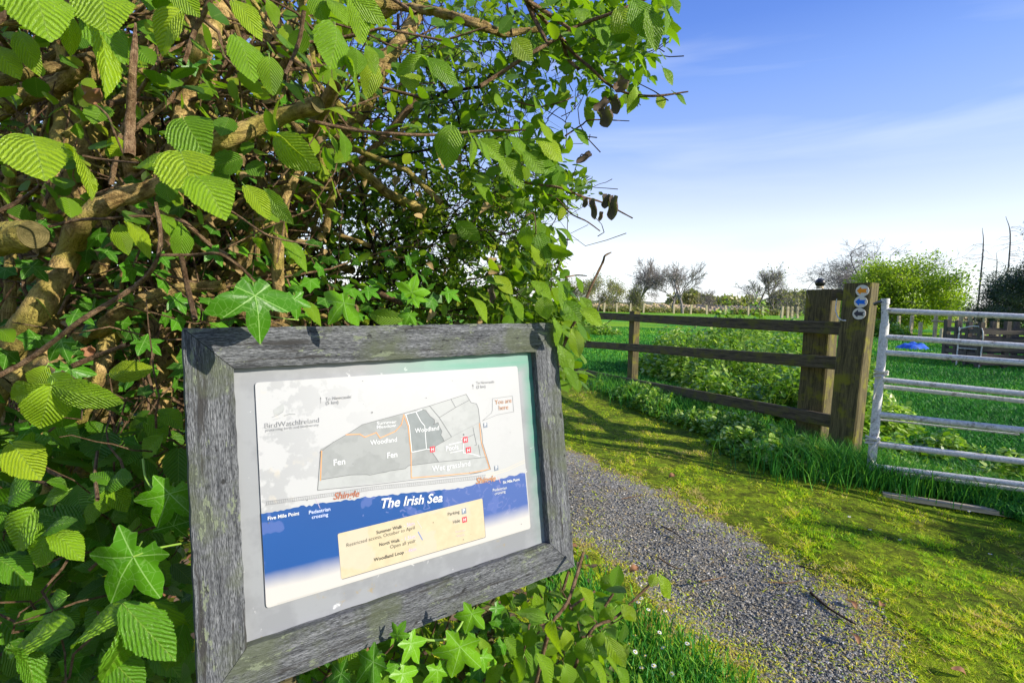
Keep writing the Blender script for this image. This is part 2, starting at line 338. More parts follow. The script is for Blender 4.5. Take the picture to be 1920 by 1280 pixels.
M['frame'] = (lambda q, uv: (lambda g, g2, big, fine, knot, pit: (q.col(
    q.mix(q.ramp(pit, [(.30, .9), (.36, 0.)]),
    q.mix(q.ramp(q.noise(uv, 1, 7, .75, (16, 42, 1)), [(.585, 0.), (.60, .85)]),
    q.mix(q.ramp(big, [(.50, 0.), (.62, .75)]),
    q.mix(q.ramp(g2, [(.37, .95), (.44, 0.)]),
    q.mix(q.ramp(fine, [(.38, 0.), (.62, 1.)]), q.mix(q.ramp(g, [(.35, 0.), (.65, 1.)]), (.020, .022, .025), (.060, .063, .068)), q.mix(q.ramp(g, [(.35, 0.), (.65, 1.)]), (.078, .082, .09), (.28, .29, .305))),
    (.045, .043, .042)), (.095, .11, .065)), (.20, .23, .15)), (.025, .025, .025))), q.bump(q.math('ADD', g, q.math('MULTIPLY', fine, .9)), .9, .0035), q.m)[2])(
    q.noise(uv, 1, 5, .7, (9, 130, 1)), q.noise(uv, 1, 5, .65, (5, 60, 1)), q.noise(uv, 6, 6, .65), q.noise(uv, 1, 3, .7, (95, 620, 1)), 0, q.noise(uv, 1, 3, .6, (38, 70, 1))))(*(lambda q: (q, q.uv()))(NM('weathered_grey_wood', .85, .25)))
M['rail'] = wood_mat('mossy_rail_wood', (.045, .034, .022), (.15, .12, .07), (.12, .115, .02), .0, .6)
M['post'] = wood_mat('mossy_post_wood', (.055, .045, .022), (.17, .14, .06), (.20, .19, .015), -.02, .6)
M['pen'] = wood_mat('old_dark_boards', (.05, .04, .035), (.13, .11, .09), (.10, .09, .06), -.05, .5)
M['stake'] = wood_mat('pale_stake_wood', (.36, .28, .18), (.62, .52, .36), (.40, .38, .2), -.05, .4)
def simple(name, c, rough=.5, spec=.4, metal=0, var=0, scale=30):
    q = NM(name, rough, spec); q.b.inputs['Metallic'].default_value = metal
    if var: nz_ = q.noise(q.obj(), scale, 5, .6); q.col(q.mix(q.ramp(nz_, [(.3, 0.), (.7, 1.)]), tuple(x*(1-var) for x in c), tuple(min(1, x*(1+var)) for x in c))); q.bump(nz_, .2, .002)
    else: q.col(c)
    return q.m
M['galv'] = (lambda q: (q.col(q.mix(q.ramp(q.noise(q.obj(), 16, 6, .75), [(.56, 0.), (.63, .75)]), q.mix(q.ramp(q.noise(q.obj(), 60, 5, .7), [(.3, 0.), (.7, 1.)]), (.42, .41, .40), (.78, .76, .73)), (.20, .17, .13))), q.bump(q.noise(q.obj(), 90, 4), .35, .002), q.m)[2])(NM('galvanised_steel', .6, .4))
M['rope'] = simple('pale_rope', (.62, .58, .50), .9, .2, 0, .3, 200)
M['black'] = simple('black_plastic', (.012, .012, .014), .35, .5)
M['wire'] = simple('steel_wire', (.12, .12, .12), .4, .5, .6)
M['blue_tarp'] = simple('blue_tarpaulin', (.03, .11, .50), .45, .5, 0, .4, 6)
M['white_pl'] = simple('white_plastic', (.72, .68, .60), .4, .5, 0, .08, 90)
M['orange'] = simple('orange_print', (.90, .30, .01), .5); M['bluep'] = simple('blue_print', (.01, .17, .75), .5); M['blackp'] = simple('dark_grey_print', (.05, .05, .065), .5)
M['petal'] = simple('daisy_petal', (.85, .85, .85), .6); M['daisyc'] = simple('daisy_centre', (.7, .5, .03), .6)
# ================================================================== GROUND
FA = np.array([2.74, 4.54]); FB = np.array([1.82, 7.60]); FD = (FB-FA)/np.linalg.norm(FB-FA); FN = np.array([-FD[1], FD[0]])  # fence line, FN towards the path
def grid_mesh(mb, xs, ys, zf):
    X, Y = np.meshgrid(xs, ys); Z = zf(X, Y); V_ = np.stack([X, Y, Z], -1).reshape(-1, 3); a = len(xs); b = len(ys)
    i = np.arange(b-1)[:, None]*a; j = np.arange(a-1)[None]; F_ = np.stack([i+j, i+j+1, i+a+j+1, i+a+j], -1).reshape(-1, 4)
    mb.add(V_, F_, V_[:, :2]); return V_
def lump(X, Y, s, amp, seed=0):
    r = np.random.default_rng(seed); z = 0*X
    for k in range(6):
        a = r.random()*6.28; f = s*(.6+r.random()*1.6); z = z+np.sin((X*math.cos(a)+Y*math.sin(a))*f+r.random()*6.28)
    return z*amp/2.5
PR = [(1.60, -3), (1.52, 0), (1.50, 1.7), (1.50, 2.5), (1.20, 3.15), (.52, 4.5), (-.4, 6.2), (-1.6, 8.5)]     # right edge of the path
PL = [(.98, -3), (.98, 0), (.93, 1.7), (.76, 2.1), (.40, 2.78), (-.30, 4.1), (-1.2, 5.9), (-2.4, 8.1)]      # left edge
def px_at(y, L): return np.interp(y, [p[1] for p in L], [p[0] for p in L])
def wob(y, s): return .035*np.sin(y*9+s)+.025*np.sin(y*23+s*2)+.015*np.sin(y*51+s)
def path_d(x, y):   # >0 inside the path: distance to the nearer edge
    return np.minimum(px_at(y, PR)+wob(y, 1)-x, x-px_at(y, PL)-wob(y, 4))
q = NM('grass_ground', .95, .1); ob = q.obj()
gs = q.n('ShaderNodeSeparateXYZ', {0: ob})
fd = q.math('ADD', q.math('ADD', q.math('MULTIPLY', gs.outputs[0], float(-FN[0])), q.math('MULTIPLY', gs.outputs[1], float(-FN[1]))), float(np.dot(FN, FA)))  # distance beyond the fence
n1 = q.noise(ob, 2.2, 5); n2 = q.noise(ob, 26, 5, .7); n3 = q.noise(ob, 160, 3, .7); nb = q.noise(ob, .12, 4, .55, (1, 3.5, 1))
moss = q.mix(q.ramp(n1, [(.35, 0.), (.62, 1.)]), (.16, .29, .010), (.38, .52, .015)); moss = q.mix(q.ramp(n2, [(.42, 0.), (.62, .8)]), moss, (.055, .07, .008))
moss = q.mix(q.ramp(n3, [(.55, 0.), (.7, .7)]), moss, (.42, .36, .10)); moss = q.mix(q.ramp(q.noise(ob, 7, 6, .7), [(.45, 0.), (.6, .7)]), moss, (.07, .075, .012))
field = q.mix(q.ramp(nb, [(.38, 0.), (.6, 1.)]), (.05, .27, .03), (.30, .50, .015)); field = q.mix(q.ramp(n2, [(.4, .35), (.6, 0.)]), field, (.03, .15, .012))
c = q.mix(q.ramp(q.math('ADD', fd, q.math('MULTIPLY', n1, .8)), [(.1, 0.), (.6, 1.)]), moss, field)
q.col(c); q.bump(q.math('ADD', n2, n3), .9, .03); M['ground'] = q.m
mb = MB()
xs = np.unique(np.concatenate([np.linspace(-1500, -60, 14), np.linspace(-60, -6, 16), np.linspace(-6, 10, 110), np.linspace(10, 80, 20), np.linspace(80, 1500, 14)]))
ys = np.unique(np.concatenate([np.linspace(-60, -2, 8), np.linspace(-2, 14, 110), np.linspace(14, 90, 24), np.linspace(90, 2500, 20)]))
def gz(X, Y):
    near = np.exp(-((X-2)**2+(Y-4)**2)/60)
    bank = .10*np.clip((path_d(X, Y) < 0)*1.0*(-path_d(X, Y))/.8, 0, 1)*near*0
    return lump(X, Y, 3.1, .022, 3)*near+.004*lump(X, Y, 14, 1, 4)*near-.02*near*(path_d(X, Y) > 0)
grid_mesh(mb, xs, ys, gz); g = mb.build('ground', M['ground'], loc=(0, 0, 0), smooth=True); tag(g, 'mossy green turf and field running to the horizon', 'ground', kind='structure')
# path sheet
q = NM('gravel', .9, .25); ob = q.obj(); vo = q.n('ShaderNodeTexVoronoi', {'Vector': ob, 'Scale': 85}); n2 = q.noise(ob, 9, 5); n3 = q.noise(ob, 240, 4, .7)
c = q.mix(q.ramp(vo.outputs['Color'], [(.2, 0.), (.8, 1.)]), (.10, .095, .078), (.32, .305, .26)); c = q.mix(q.ramp(n3, [(.4, 0.), (.7, .5)]), c, (.6, .56, .5))
c = q.mix(q.ramp(n2, [(.5, 0.), (.68, .65)]), c, (.24, .18, .09)); c = q.mix(q.ramp(q.math('ADD', q.rnd(), q.math('MULTIPLY', q.math('SUBTRACT', n2, .5), 1.4)), [(.25, .92), (.75, 0.)]), c, q.mix(q.ramp(n3, [(.35, 0.), (.65, 1.)]), (.10, .065, .03), (.42, .31, .16))); q.col(c); q.bump(q.math('SUBTRACT', n3, vo.outputs['Distance']), .9, .008); M['gravel'] = q.m
mb = MB(); yy = np.linspace(-3, 8.3, 420); tt = np.linspace(0, 1, 40)
Lx = px_at(yy, PL)+wob(yy, 4)-.10; Rx = px_at(yy, PR)+wob(yy, 1)+.10
X = Lx[:, None]*(1-tt)+Rx[:, None]*tt; Y = np.broadcast_to(yy[:, None], X.shape); Z = gz(X, Y)*0+lump(X, Y, 3.1, .022, 3)*np.exp(-((X-2)**2+(Y-4)**2)/60)+.012*np.sin(tt*PI)[None]+.004*lump(X, Y, 9, 1, 8)-.006
a = 40; i = np.arange(419)[:, None]*a; j = np.arange(39)[None]
V_ = np.stack([X, Y, Z], -1).reshape(-1, 3); mb.add(V_, np.stack([i+j, i+j+1, i+a+j+1, i+a+j], -1).reshape(-1, 4), V_[:, :2], np.clip(path_d(V_[:, 0], V_[:, 1])/.16+.35, 0, 1))
tag(mb.build('path', M['gravel'], loc=(0, 0, 0), smooth=True), 'grey gravel path curving past the notice board', 'path', kind='structure')
def path_z(x, y):
    t = np.clip((x-px_at(y, PL))/(px_at(y, PR)-px_at(y, PL)), 0, 1); return lump(x, y, 3.1, .022, 3)*np.exp(-((x-2)**2+(y-4)**2)/60)+.012*np.sin(t*PI)+.004*lump(x, y, 9, 1, 8)-.004
# loose stones: many small faceted lumps
def gsample(n, dmin, dmax, az0=-52, az1=52, p=1.6):
    u = RNG.random(n); d = (dmin**(1-p)+(dmax**(1-p)-dmin**(1-p))*u)**(1/(1-p)); a = np.radians(az0+(az1-az0)*RNG.random(n))
    return d*np.sin(a), d*np.cos(a), d
x, y, d = gsample(300000, 1.1, 8, -30, 48, 1.9); pd = path_d(x, y); k = (pd > -.05-.1*RNG.random(len(x))**2)
x, y, d = x[k][:90000], y[k][:90000], d[k][:90000]
oc = np.array([(1, 0, 0), (0, 1, 0), (-1, 0, 0), (0, -1, 0), (.1, .1, .8), (.55, .55, .45), (-.5, .6, .5), (-.6, -.5, .4), (.5, -.6, .5)])
of = [(0, 1, 5), (1, 2, 6), (2, 3, 7), (3, 0, 8), (4, 5, 6), (4, 6, 7), (4, 7, 8), (4, 8, 5), (5, 1, 6), (6, 2, 7), (7, 3, 8), (8, 0, 5)]
k = len(x); s = .0022+.0052*RNG.random(k)**2.8; an = RNG.random(k)*6.28; ca, sa = np.cos(an), np.sin(an)
V_ = oc[None]*(s[:, None, None]*(.7+.6*RNG.random((k, 9, 1))))*np.array([1.25, .85, .8]); V_ = np.stack([V_[..., 0]*ca[:, None]-V_[..., 1]*sa[:, None], V_[..., 0]*sa[:, None]+V_[..., 1]*ca[:, None], V_[..., 2]], -1)
V_ = V_+np.stack([x, y, path_z(x, y)+.001], -1)[:, None]
q = NM('loose_stone', .8, .35); q.col(q.ramp(q.rnd(), [(0, (.065, .062, .052)), (.45, (.19, .183, .155)), (.72, (.37, .35, .30)), (.9, (.36, .27, .13)), (1, (.62, .59, .54))])); M['stone'] = q.m
mb = MB(); mb.add(V_.reshape(-1, 3), (np.array(of)[None]+(np.arange(k)*9)[:, None, None]).reshape(-1, 3), None, np.repeat(RNG.random(k), 9))
tag(mb.build('loose_gravel', M['stone'], loc=(0, 0, 0)), 'loose grey gravel chips scattered over the path', 'gravel', kind='stuff')
# grass blades
def blades(mb, x, y, h, w, r, lean=.5, z0=None):
    k = len(x); a = RNG.random(k)*6.28; b = RNG.random(k)*6.28; ln = h*lean*(.3+RNG.random(k))
    z = (np.zeros(k) if z0 is None else z0)
    o = np.stack([x, y, z], -1); ax = np.stack([np.cos(a), np.sin(a), 0*a], -1)*w[:, None]*.5; le = np.stack([np.cos(b)*ln, np.sin(b)*ln, 0*b], -1); up = np.array([0, 0, 1.])
    m_ = o+le*.3+up*(h*.55)[:, None]; t_ = o+le+up*(h*(1-.2*lean))[:, None]
    V_ = np.stack([o-ax, o+ax, m_+ax*.75, m_-ax*.75, t_], 1).reshape(-1, 3); base = (np.arange(k)*5)[:, None]
    n0 = mb.n; mb.add(V_, base+np.array([[0, 1, 2, 3]]), np.tile([[0, 0], [1, 0], [1, .5], [0, .5], [.5, 1]], (k, 1)), np.repeat(r, 5))
    mb.f.append((base+np.array([[3, 2, 4]])+n0, 0))
q = NM('grass_blade', .6, .3); bc = q.ramp(q.rnd(), [(0, (.08, .20, .010)), (.3, (.26, .54, .012)), (.6, (.56, .76, .015)), (.82, (.84, .80, .03)), (1, (.66, .50, .2))]); q.col(bc)
tr = q.n('ShaderNodeBsdfTranslucent', {'Color': bc}); q.lk(q.n('ShaderNodeMixShader', {0: .42, 1: q.b.outputs[0], 2: tr.outputs[0]}), q.out.inputs[0]); M['blade'] = q.m
q = NM('field_grass', .6, .3); bc = q.ramp(q.rnd(), [(0, (.02, .11, .02)), (.4, (.05, .27, .03)), (.8, (.17, .44, .02)), (1, (.42, .56, .06))]); q.col(bc)
tr = q.n('ShaderNodeBsdfTranslucent', {'Color': bc}); q.lk(q.n('ShaderNodeMixShader', {0: .3, 1: q.b.outputs[0], 2: tr.outputs[0]}), q.out.inputs[0]); M['fblade'] = q.m
def fence_d(x, y): return -((x-FA[0])*FN[0]+(y-FA[1])*FN[1])   # >0 beyond the fence
x, y, d = gsample(620000, 1.2, 9, -25, 52, 1.7); pd = path_d(x, y); fdv = fence_d(x, y)
edge = np.clip(-pd/.22, 0, 1); keep = (pd < .02) & (fdv < .3) & (RNG.random(len(x)) < .12+.88*edge) & (x > -1.5)
x, y, d, pd = x[keep], y[keep], d[keep], pd[keep]; pat = lump(x, y, 3.4, .16, 21)+lump(x, y, 13, .12, 22)
cl = lump(x, y, 42, .8, 51)+lump(x, y, 95, .6, 52)+lump(x, y, 14, .5, 53); k = RNG.random(len(x)) < np.clip(.85+.4*cl, .35, 1); x, y, d, pd, pat, cl = x[k], y[k], d[k], pd[k], pat[k], cl[k]
r = np.clip(.48+1.3*pat+.22*cl+.17*RNG.normal(size=len(x))+.36*np.exp(pd/.10)-.10*np.clip((x-1.9)/1.2, 0, 1), 0, 1)
mb = MB(); blades(mb, x, y, (.006+.034*np.clip(.35+.55*cl+.3*RNG.random(len(x)), 0, 1.1)), .0026+.0013*d/2, r, .9, path_z(x, y)-.014)
x, y, d = gsample(360000, 1.2, 8, -25, 52, 1.8); pd = path_d(x, y); k = (pd < -.01) & (fence_d(x, y) < .3) & (x > -1.5); x, y, d = x[k], y[k], d[k]
c3 = lump(x, y, 60, .5, 61)+lump(x, y, 22, .5, 62)+lump(x, y, 5, .35, 63); blades(mb, x, y, (.006+.010*RNG.random(len(x)))*np.clip(1+.8*c3, .5, 2), .003+.0014*d/2, np.clip(.38+.30*c3+.16*RNG.normal(size=len(x)), 0, 1), 1.0, path_z(x, y)-.008)
x, y, d = gsample(150000, 1.2, 7, -30, 50, 1.8); pd = path_d(x, y); k = (pd > -.25) & (RNG.random(len(x)) < np.exp(-np.abs(pd)/.09)+.10*(lump(x, y, 6, 1, 41) > .2)) & (fence_d(x, y) < 0); x, y, d = x[k], y[k], d[k]
blades(mb, x, y, .006+.012*RNG.random(len(x)), .003+.001*d, .55+.45*RNG.random(len(x)), 2.2, path_z(x, y))
tag(mb.build('verge_grass', M['blade'], loc=(0, 0, 0)), 'short mossy yellow green grass on the verge between path and fence', 'grass', kind='stuff')
x, y, d = gsample(330000, 3.5, 30, -5, 52, 1.8); k = (fence_d(x, y) > .05); x, y, d = x[k], y[k], d[k]
mb = MB(); blades(mb, x, y, .04+.05*RNG.random(len(x))+.03*np.clip(lump(x, y, 2, 1, 31), 0, 1), .004+.0014*d, np.clip(.45+lump(x, y, .8, .2, 30)+.18*RNG.normal(size=len(x)), 0, 1), .7)
tag(mb.build('field_grass', M['fblade'], loc=(0, 0, 0)), 'lush green pasture grass beyond the fence and gate', 'grass', kind='stuff')
# long fresh grass: foot of the posts, gate, foot of the bush
def tuft(cx, cy, rx, ry, n, h0, h1, mb, rlo=.1, rhi=.8):
    x = cx+rx*RNG.normal(size=n); y = cy+ry*RNG.normal(size=n); k = path_d(x, y) < .03; x, y = x[k], y[k]; n = len(x)
    blades(mb, x, y, h0+(h1-h0)*RNG.random(n), .004+.004*RNG.random(n), rlo+(rhi-rlo)*RNG.random(n), .55)
mb = MB()
for t in np.linspace(-.25, 1.2, 26):
    c = FA+(FB-FA)*t+FN*.35*random.random(); tuft(c[0], c[1], .16, .14, 260, .08, .30, mb)
for i_ in range(22):
    t = i_/21; c = np.array([2.55+1.6*t, 3.95-.75*t]); tuft(c[0], c[1], .12, .12, 260, .06, .22 if i_ > 3 else .34, mb)
tuft(2.45, 4.0, .22, .16, 1500, .10, .36, mb)
tag(mb.build('long_grass', M['fblade'], loc=(0, 0, 0)), 'long fresh grass at the foot of the gate posts and fence', 'grass', kind='stuff')
mb = MB()
for a_, b_ in ((.66, 1.72), (.52, 1.9), (.38, 2.1), (.25, 2.35), (.74, 1.5), (.55, 1.6), (.0, 2.6), (.25, 2.0), (.4, 1.7), (.78, 1.2), (.5, 1.4)): tuft(a_, b_, .07, .11, 800, .02, .085, mb, .15, 1.0)
tag(mb.build('lush_grass', M['fblade'], loc=(0, 0, 0)), 'lush green grass tufts at the foot of the bush beside the path', 'grass', kind='stuff')

# ================================================================== NOTICE BOARD
S0 = .78; qd = [(341, 615), (1042, 605), (1078, 1062), (374, 1337)]; RD = [1., 1.56007032, 1.527169, .96709868]
C4 = [P(u, v, S0*k) for (u, v), k in zip(qd, RD)]
SU = C4[1]-C4[0]; SWD = np.linalg.norm(SU); SU = SU/SWD; SV = C4[0]-C4[3]; SHT = np.linalg.norm(SV); SV = SV/SHT
SV = nrm(SV-SU*np.dot(SU, SV)); SN = np.cross(SU, SV); SO = C4[3]
def st(u, v, depth=0.0):
    """where the sight line through (u, v) meets the board's plane set back by depth: board coordinates in metres"""
    p = onplane(u, v, SO-SN*depth, SN)-SO; return np.array([np.dot(p, SU), np.dot(p, SV)])
def brd(s, t, n=0.0): return SO+SU*s+SV*t+SN*n
sign = thing('notice_board', brd(SWD/2, 0, -.04)*np.array([1, 1, 0]), 'map board in a weathered grey wooden frame in front of the bush', 'notice board')
iTL, iTR, iBR, iBL = st(437, 688), st(1005, 661), st(1033, 1021), st(464, 1211)
wl = (iTL[0]+iBL[0])/2; wr = SWD-(iTR[0]+iBR[0])/2; wb = (iBL[1]+iBR[1])/2; wt_ = SHT-(iTL[1]+iTR[1])/2
REC = .020; TH = .045
def board_mesh(outer, inner, along):
    """mitred board from four outline points, thickness TH, grain along"""
    mb = MB(); pts = [outer[0], outer[1], inner[1], inner[0]]; ax = SU if along == 'u' else SV
    off = random.random()*9
    n = 26; rows = []
    for dpt in (0, -TH):
        g_ = []
        for i in range(n):
            t = i/(n-1); a = np.array(pts[0])*(1-t)+np.array(pts[1])*t; b = np.array(pts[3])*(1-t)+np.array(pts[2])*t
            for j in range(5):
                w = j/4; p = a*(1-w)+b*w; jit = .0007*math.sin(i*2.1+j*3+off) if j in (0, 4) else 0
                q3 = brd(p[0]+(jit if along == 'v' else 0), p[1]+(jit if along == 'u' else 0), dpt+(.0005*math.sin(i*1.3+j) if dpt == 0 else 0)-(.0016 if (dpt == 0 and j in (0, 4)) else 0)); g_.append(q3)
        rows.append(np.array(g_))
    def uvof(V_, extra=0): 
        rel = V_-SO; s_ = rel@SU; t_ = rel@SV; n_ = rel@SN
        return np.stack([(s_ if along == 'u' else t_)+off, (t_ if along == 'u' else s_)+n_+off*.7], 1)
    F_ = []
    for i in range(n-1):
        for j in range(4): F_.append((i*5+j, (i+1)*5+j, (i+1)*5+j+1, i*5+j+1))
    V_ = np.concatenate(rows); m_ = n*5; FF = [tuple(reversed(f)) for f in F_]+[tuple(x+m_ for x in f) for f in F_]
    for i in range(n-1):
        for j in (0, 4): FF.append((i*5+j, (i+1)*5+j, (i+1)*5+j+m_, i*5+j+m_))
    for i in (0, n-1):
        for j in range(4): FF.append((i*5+j, i*5+j+1, i*5+j+1+m_, i*5+j+m_))
    mb.add(V_, FF, uvof(V_)); return mb
g_ = .0006
OUT = [(0, SHT), (SWD, SHT), (SWD, 0), (0, 0)]; INN = [(wl, SHT-wt_), (SWD-wr, SHT-wt_), (SWD-wr, wb), (wl, wb)]
for (a, b, c_, d_, al) in ((0, 1, 1, 0, 'u'), (2, 3, 3, 2, 'u'), (0, 3, 3, 0, 'v'), (1, 2, 2, 1, 'v')):
    o1, o2, i2, i1 = np.array(OUT[a], float), np.array(OUT[b], float), np.array(INN[c_], float), np.array(INN[d_], float)
    cen = (o1+o2+i1+i2)/4; dirn = nrm(o2-o1)
    o1 = o1+dirn*g_; o2 = o2-dirn*g_; i1 = i1+dirn*g_; i2 = i2-dirn*g_
    ob_ = board_mesh((o1, o2), (i1, i2), al).build('frame_board', M['frame'], sign)
# backing panel
q = NM('panel_metal', .32, .5); uv = q.uv(); su = q.n('ShaderNodeSeparateXYZ', {0: uv})
n1 = q.noise(uv, 9, 5, .6); n2 = q.noise(uv, 40, 4, .6); n3 = q.noise(uv, 1, 3, .5, (6, 40, 1))
base = q.mix(q.ramp(n1, [(.45, 0.), (.55, .45)]), (.25, .26, .275), (.17, .175, .19)); base = q.mix(q.ramp(n2, [(.66, 0.), (.72, .5)]), base, (.82, .82, .82))
alg = q.math('MAXIMUM', q.n('ShaderNodeMapRange', {0: su.outputs[0], 1: SWD-wr-.035, 2: SWD-wr-.008, 3: 0, 4: 1}).outputs[0],
             q.math('MULTIPLY', q.n('ShaderNodeMapRange', {0: su.outputs[1], 1: SHT-wt_-.05, 2: SHT-wt_-.02, 3: 0, 4: 1}).outputs[0], q.n('ShaderNodeMapRange', {0: su.outputs[0], 1: .28, 2: .50, 3: 0, 4: 1}).outputs[0]))
low = q.n('ShaderNodeMapRange', {0: su.outputs[1], 1: .1, 2: .3, 3: .2, 4: 1}).outputs[0]
base = q.mix(q.math('MULTIPLY', q.math('MULTIPLY', alg, low), q.ramp(n3, [(.3, .55), (.7, 1.)])), base, (.05, .25, .17))
rust = q.math('MULTIPLY', q.ramp(q.noise(uv, 26, 5, .7), [(.60, 0.), (.68, .7)]), q.n('ShaderNodeMapRange', {0: su.outputs[1], 1: .085, 2: .15, 3: 1, 4: 0}).outputs[0])
base = q.mix(rust, base, (.30, .22, .08)); q.col(base); M['panel'] = q.m
mb = MB(); D_ = .006; a0, a1, b0, b1_ = wl-.012, SWD-wr+.012, wb-.012, SHT-wt_+.012
cen = brd((a0+a1)/2, (b0+b1_)/2, -REC-D_/2)
Vb = [brd(s, t, -REC-z) for z in (0, D_) for s, t in ((a0, b0), (a1, b0), (a1, b1_), (a0, b1_))]
mb.add(Vb, [(0, 1, 2, 3), (7, 6, 5, 4), (0, 4, 5, 1), (1, 5, 6, 2), (2, 6, 7, 3), (3, 7, 4, 0)], [(s, t) for z in (0, 1) for s, t in ((a0, b0), (a1, b0), (a1, b1_), (a0, b1_))])
panel = mb.build('backing_panel', M['panel'], sign)
# plywood back board and legs
mb = MB(); mb.box(brd(SWD/2, SHT/2, -.036), SU*(SWD/2-.012), SV*(SHT/2-.012), SN*.0075); mb.build('back_board', M['pen'], sign)
for s_ in (.14, SWD-.14):
    top = brd(s_, SHT*.86, -TH-.036); mb = MB(); bot = np.array([top[0], top[1], 0])
    top = top+0; foot = brd(s_, 0, -TH-.036); foot = np.array([foot[0], foot[1], -.05]); foot = np.array([top[0], top[1], -.05])
    hx = nrm(np.array([SU[0], SU[1], 0.]))*.035; hy = np.cross(hx, [0, 0, 1.]); c_ = (top+foot)/2
    c_ = c_-SN*np.array([1, 1, 0])*.045; mb.box(c_, hx, hy, np.array([0, 0, (top[2]+.05)/2])); mb.build('leg', M['post'], sign, bevel=.004)
    for t_ in (.12, .5): 
        mb = MB(); a = brd(s_, SHT*t_*1.5+.02, -TH-.004); b = np.array([c_[0], c_[1], a[2]]); ln = np.linalg.norm(b-a)/2
        mb.box((a+b)/2, hx*.5, (b-a)/2, np.cross(nrm(hx), nrm(b-a))*.012); mb.build('batten', M['post'], sign)
# ---- printed map sheet: thin layers on one plate
SD = REC-.003
def sp(u, v): return st(u, v, SD)
def cp(mat, pts): return mat, pts
LAY = {}
q = NM('sheet_white', .28, .5); uv = q.uv(); su = q.n('ShaderNodeSeparateXYZ', {0: uv}); n1 = q.noise(uv, 14, 5, .6); n2 = q.noise(uv, 50, 3)
lft = q.n('ShaderNodeMapRange', {0: su.outputs[0], 1: .12, 2: .30, 3: 1, 4: .1}).outputs[0]
b_ = q.mix(q.math('MULTIPLY', q.ramp(n1, [(.50, 0.), (.53, .9)]), lft), (.41, .413, .42), (.32, .325, .335)); b_ = q.mix(q.math('MULTIPLY', q.ramp(q.noise(uv, 22, 4), [(.6, 0.), (.66, .6)]), lft), b_, (.46, .42, .36))
b_ = q.mix(q.n('ShaderNodeMapRange', {0: su.outputs[1], 1: .20, 2: .11, 3: 0, 4: .5}).outputs[0], b_, (.52, .48, .42)); q.col(b_); M['sheet'] = q.m
def printm(name, c, stain=None, amt=.5, sc=16, rough=.3):
    q = NM(name, rough, .5); uv = q.uv(); n1 = q.noise(uv, sc, 4, .55); n2 = q.noise(uv, 60, 4)
    b_ = q.mix(q.ramp(n2, [(.35, 0.), (.7, .25)]), c, tuple(min(1, x*1.35+.05) for x in c))
    if stain: b_ = q.mix(q.ramp(n1, [(.52, 0.), (.55, amt)]), b_, stain)
    q.col(b_); return q.m
M['grey1'] = printm('map_grey', (.235, .245, .245), (.29, .30, .30), .6); M['grey2'] = printm('map_light_grey', (.32, .33, .33), (.37, .38, .38), .6); M['grey3'] = printm('map_dark_grey', (.175, .195, .20), (.22, .235, .24), .5)
M['line'] = printm('map_line', (.11, .115, .12)); M['route'] = printm('route_orange', (.62, .28, .10)); M['wline'] = printm('map_white', (.58, .59, .60))
M['brown'] = printm('brown_print', (.32, .10, .05)); M['obr'] = printm('faded_brown_print', (.40, .19, .09)); M['dark'] = printm('black_print', (.03, .03, .03)); M['faint'] = printm('faded_grey_print', (.17, .17, .175), (.28, .28, .285), .8, 40)
M['mauve'] = printm('faded_mauve_print', (.52, .42, .55)); M['pink'] = printm('faded_pink_print', (.85, .45, .45)); M['red'] = printm('red_print', (.62, .04, .06)); M['pgrey'] = printm('parking_grey', (.17, .20, .25)); M['cream'] = printm('cream_print', (.46, .39, .26), (.47, .42, .34), .6, 9)
M['paleblue'] = printm('faded_sea_text', (.50, .56, .80)); M['tan'] = printm('tan_print', (.62, .50, .30)); M['sblue'] = printm('route_blue', (.03, .14, .48))
q = NM('sea_print', .28, .5); uv = q.uv(); su = q.n('ShaderNodeSeparateXYZ', {0: uv})
TB = st(497, 1088, SD); TB2 = st(992, 953, SD); sl_ = (TB2[1]-TB[1])/(TB2[0]-TB[0])
hh = q.math('SUBTRACT', su.outputs[1], q.math('ADD', q.math('MULTIPLY', su.outputs[0], float(sl_)), float(TB[1]-sl_*TB[0])))
hh = q.math('ADD', hh, q.math('MULTIPLY', q.math('SUBTRACT', q.noise(uv, 11, 3), .5), .014))
fade = q.ramp(q.math('ADD', q.math('MULTIPLY', hh, 22), .5), [(.1, 0.), (.75, 1.)])
right = q.n('ShaderNodeMapRange', {0: su.outputs[0], 1: .425, 2: .432, 3: 0, 4: .5}).outputs[0]
sea = q.mix(q.noise(uv, 5, 2), (.010, .055, .21), (.012, .075, .27)); sea = q.mix(right, sea, (.10, .14, .36))
vr = q.n('ShaderNodeTexVoronoi', {'Vector': q.n('ShaderNodeVectorMath', {0: uv, 1: q.n('ShaderNodeTexNoise', {'Vector': uv, 'Scale': 30, 'Detail': 2}).outputs['Color'], 2: (.02, .02, 0)}, operation='MULTIPLY_ADD').outputs[0], 'Scale': 26})
sea = q.mix(q.math('MULTIPLY', q.math('MULTIPLY', q.math('LESS_THAN', vr.outputs['Distance'], .34), q.math('GREATER_THAN', q.n('ShaderNodeSeparateColor', {0: vr.outputs['Color']}).outputs[0], .62)), .6), sea, (.13, .16, .36))
sea = q.mix(q.ramp(q.noise(uv, 13, 3), [(.62, 0.), (.635, .5)]), sea, (.10, .14, .36))
q.col(q.mix(fade, (.47, .45, .43), sea)); M['sea'] = q.m
pm = ['sheet', 'grey1', 'grey2', 'grey3', 'line', 'route', 'wline', 'brown', 'obr', 'dark', 'faint', 'mauve', 'pink', 'red', 'pgrey', 'cream', 'paleblue', 'tan', 'sblue', 'sea']
PI_ = {k: i for i, k in enumerate(pm)}
pmb = MB()
from mathutils.geometry import tessellate_polygon
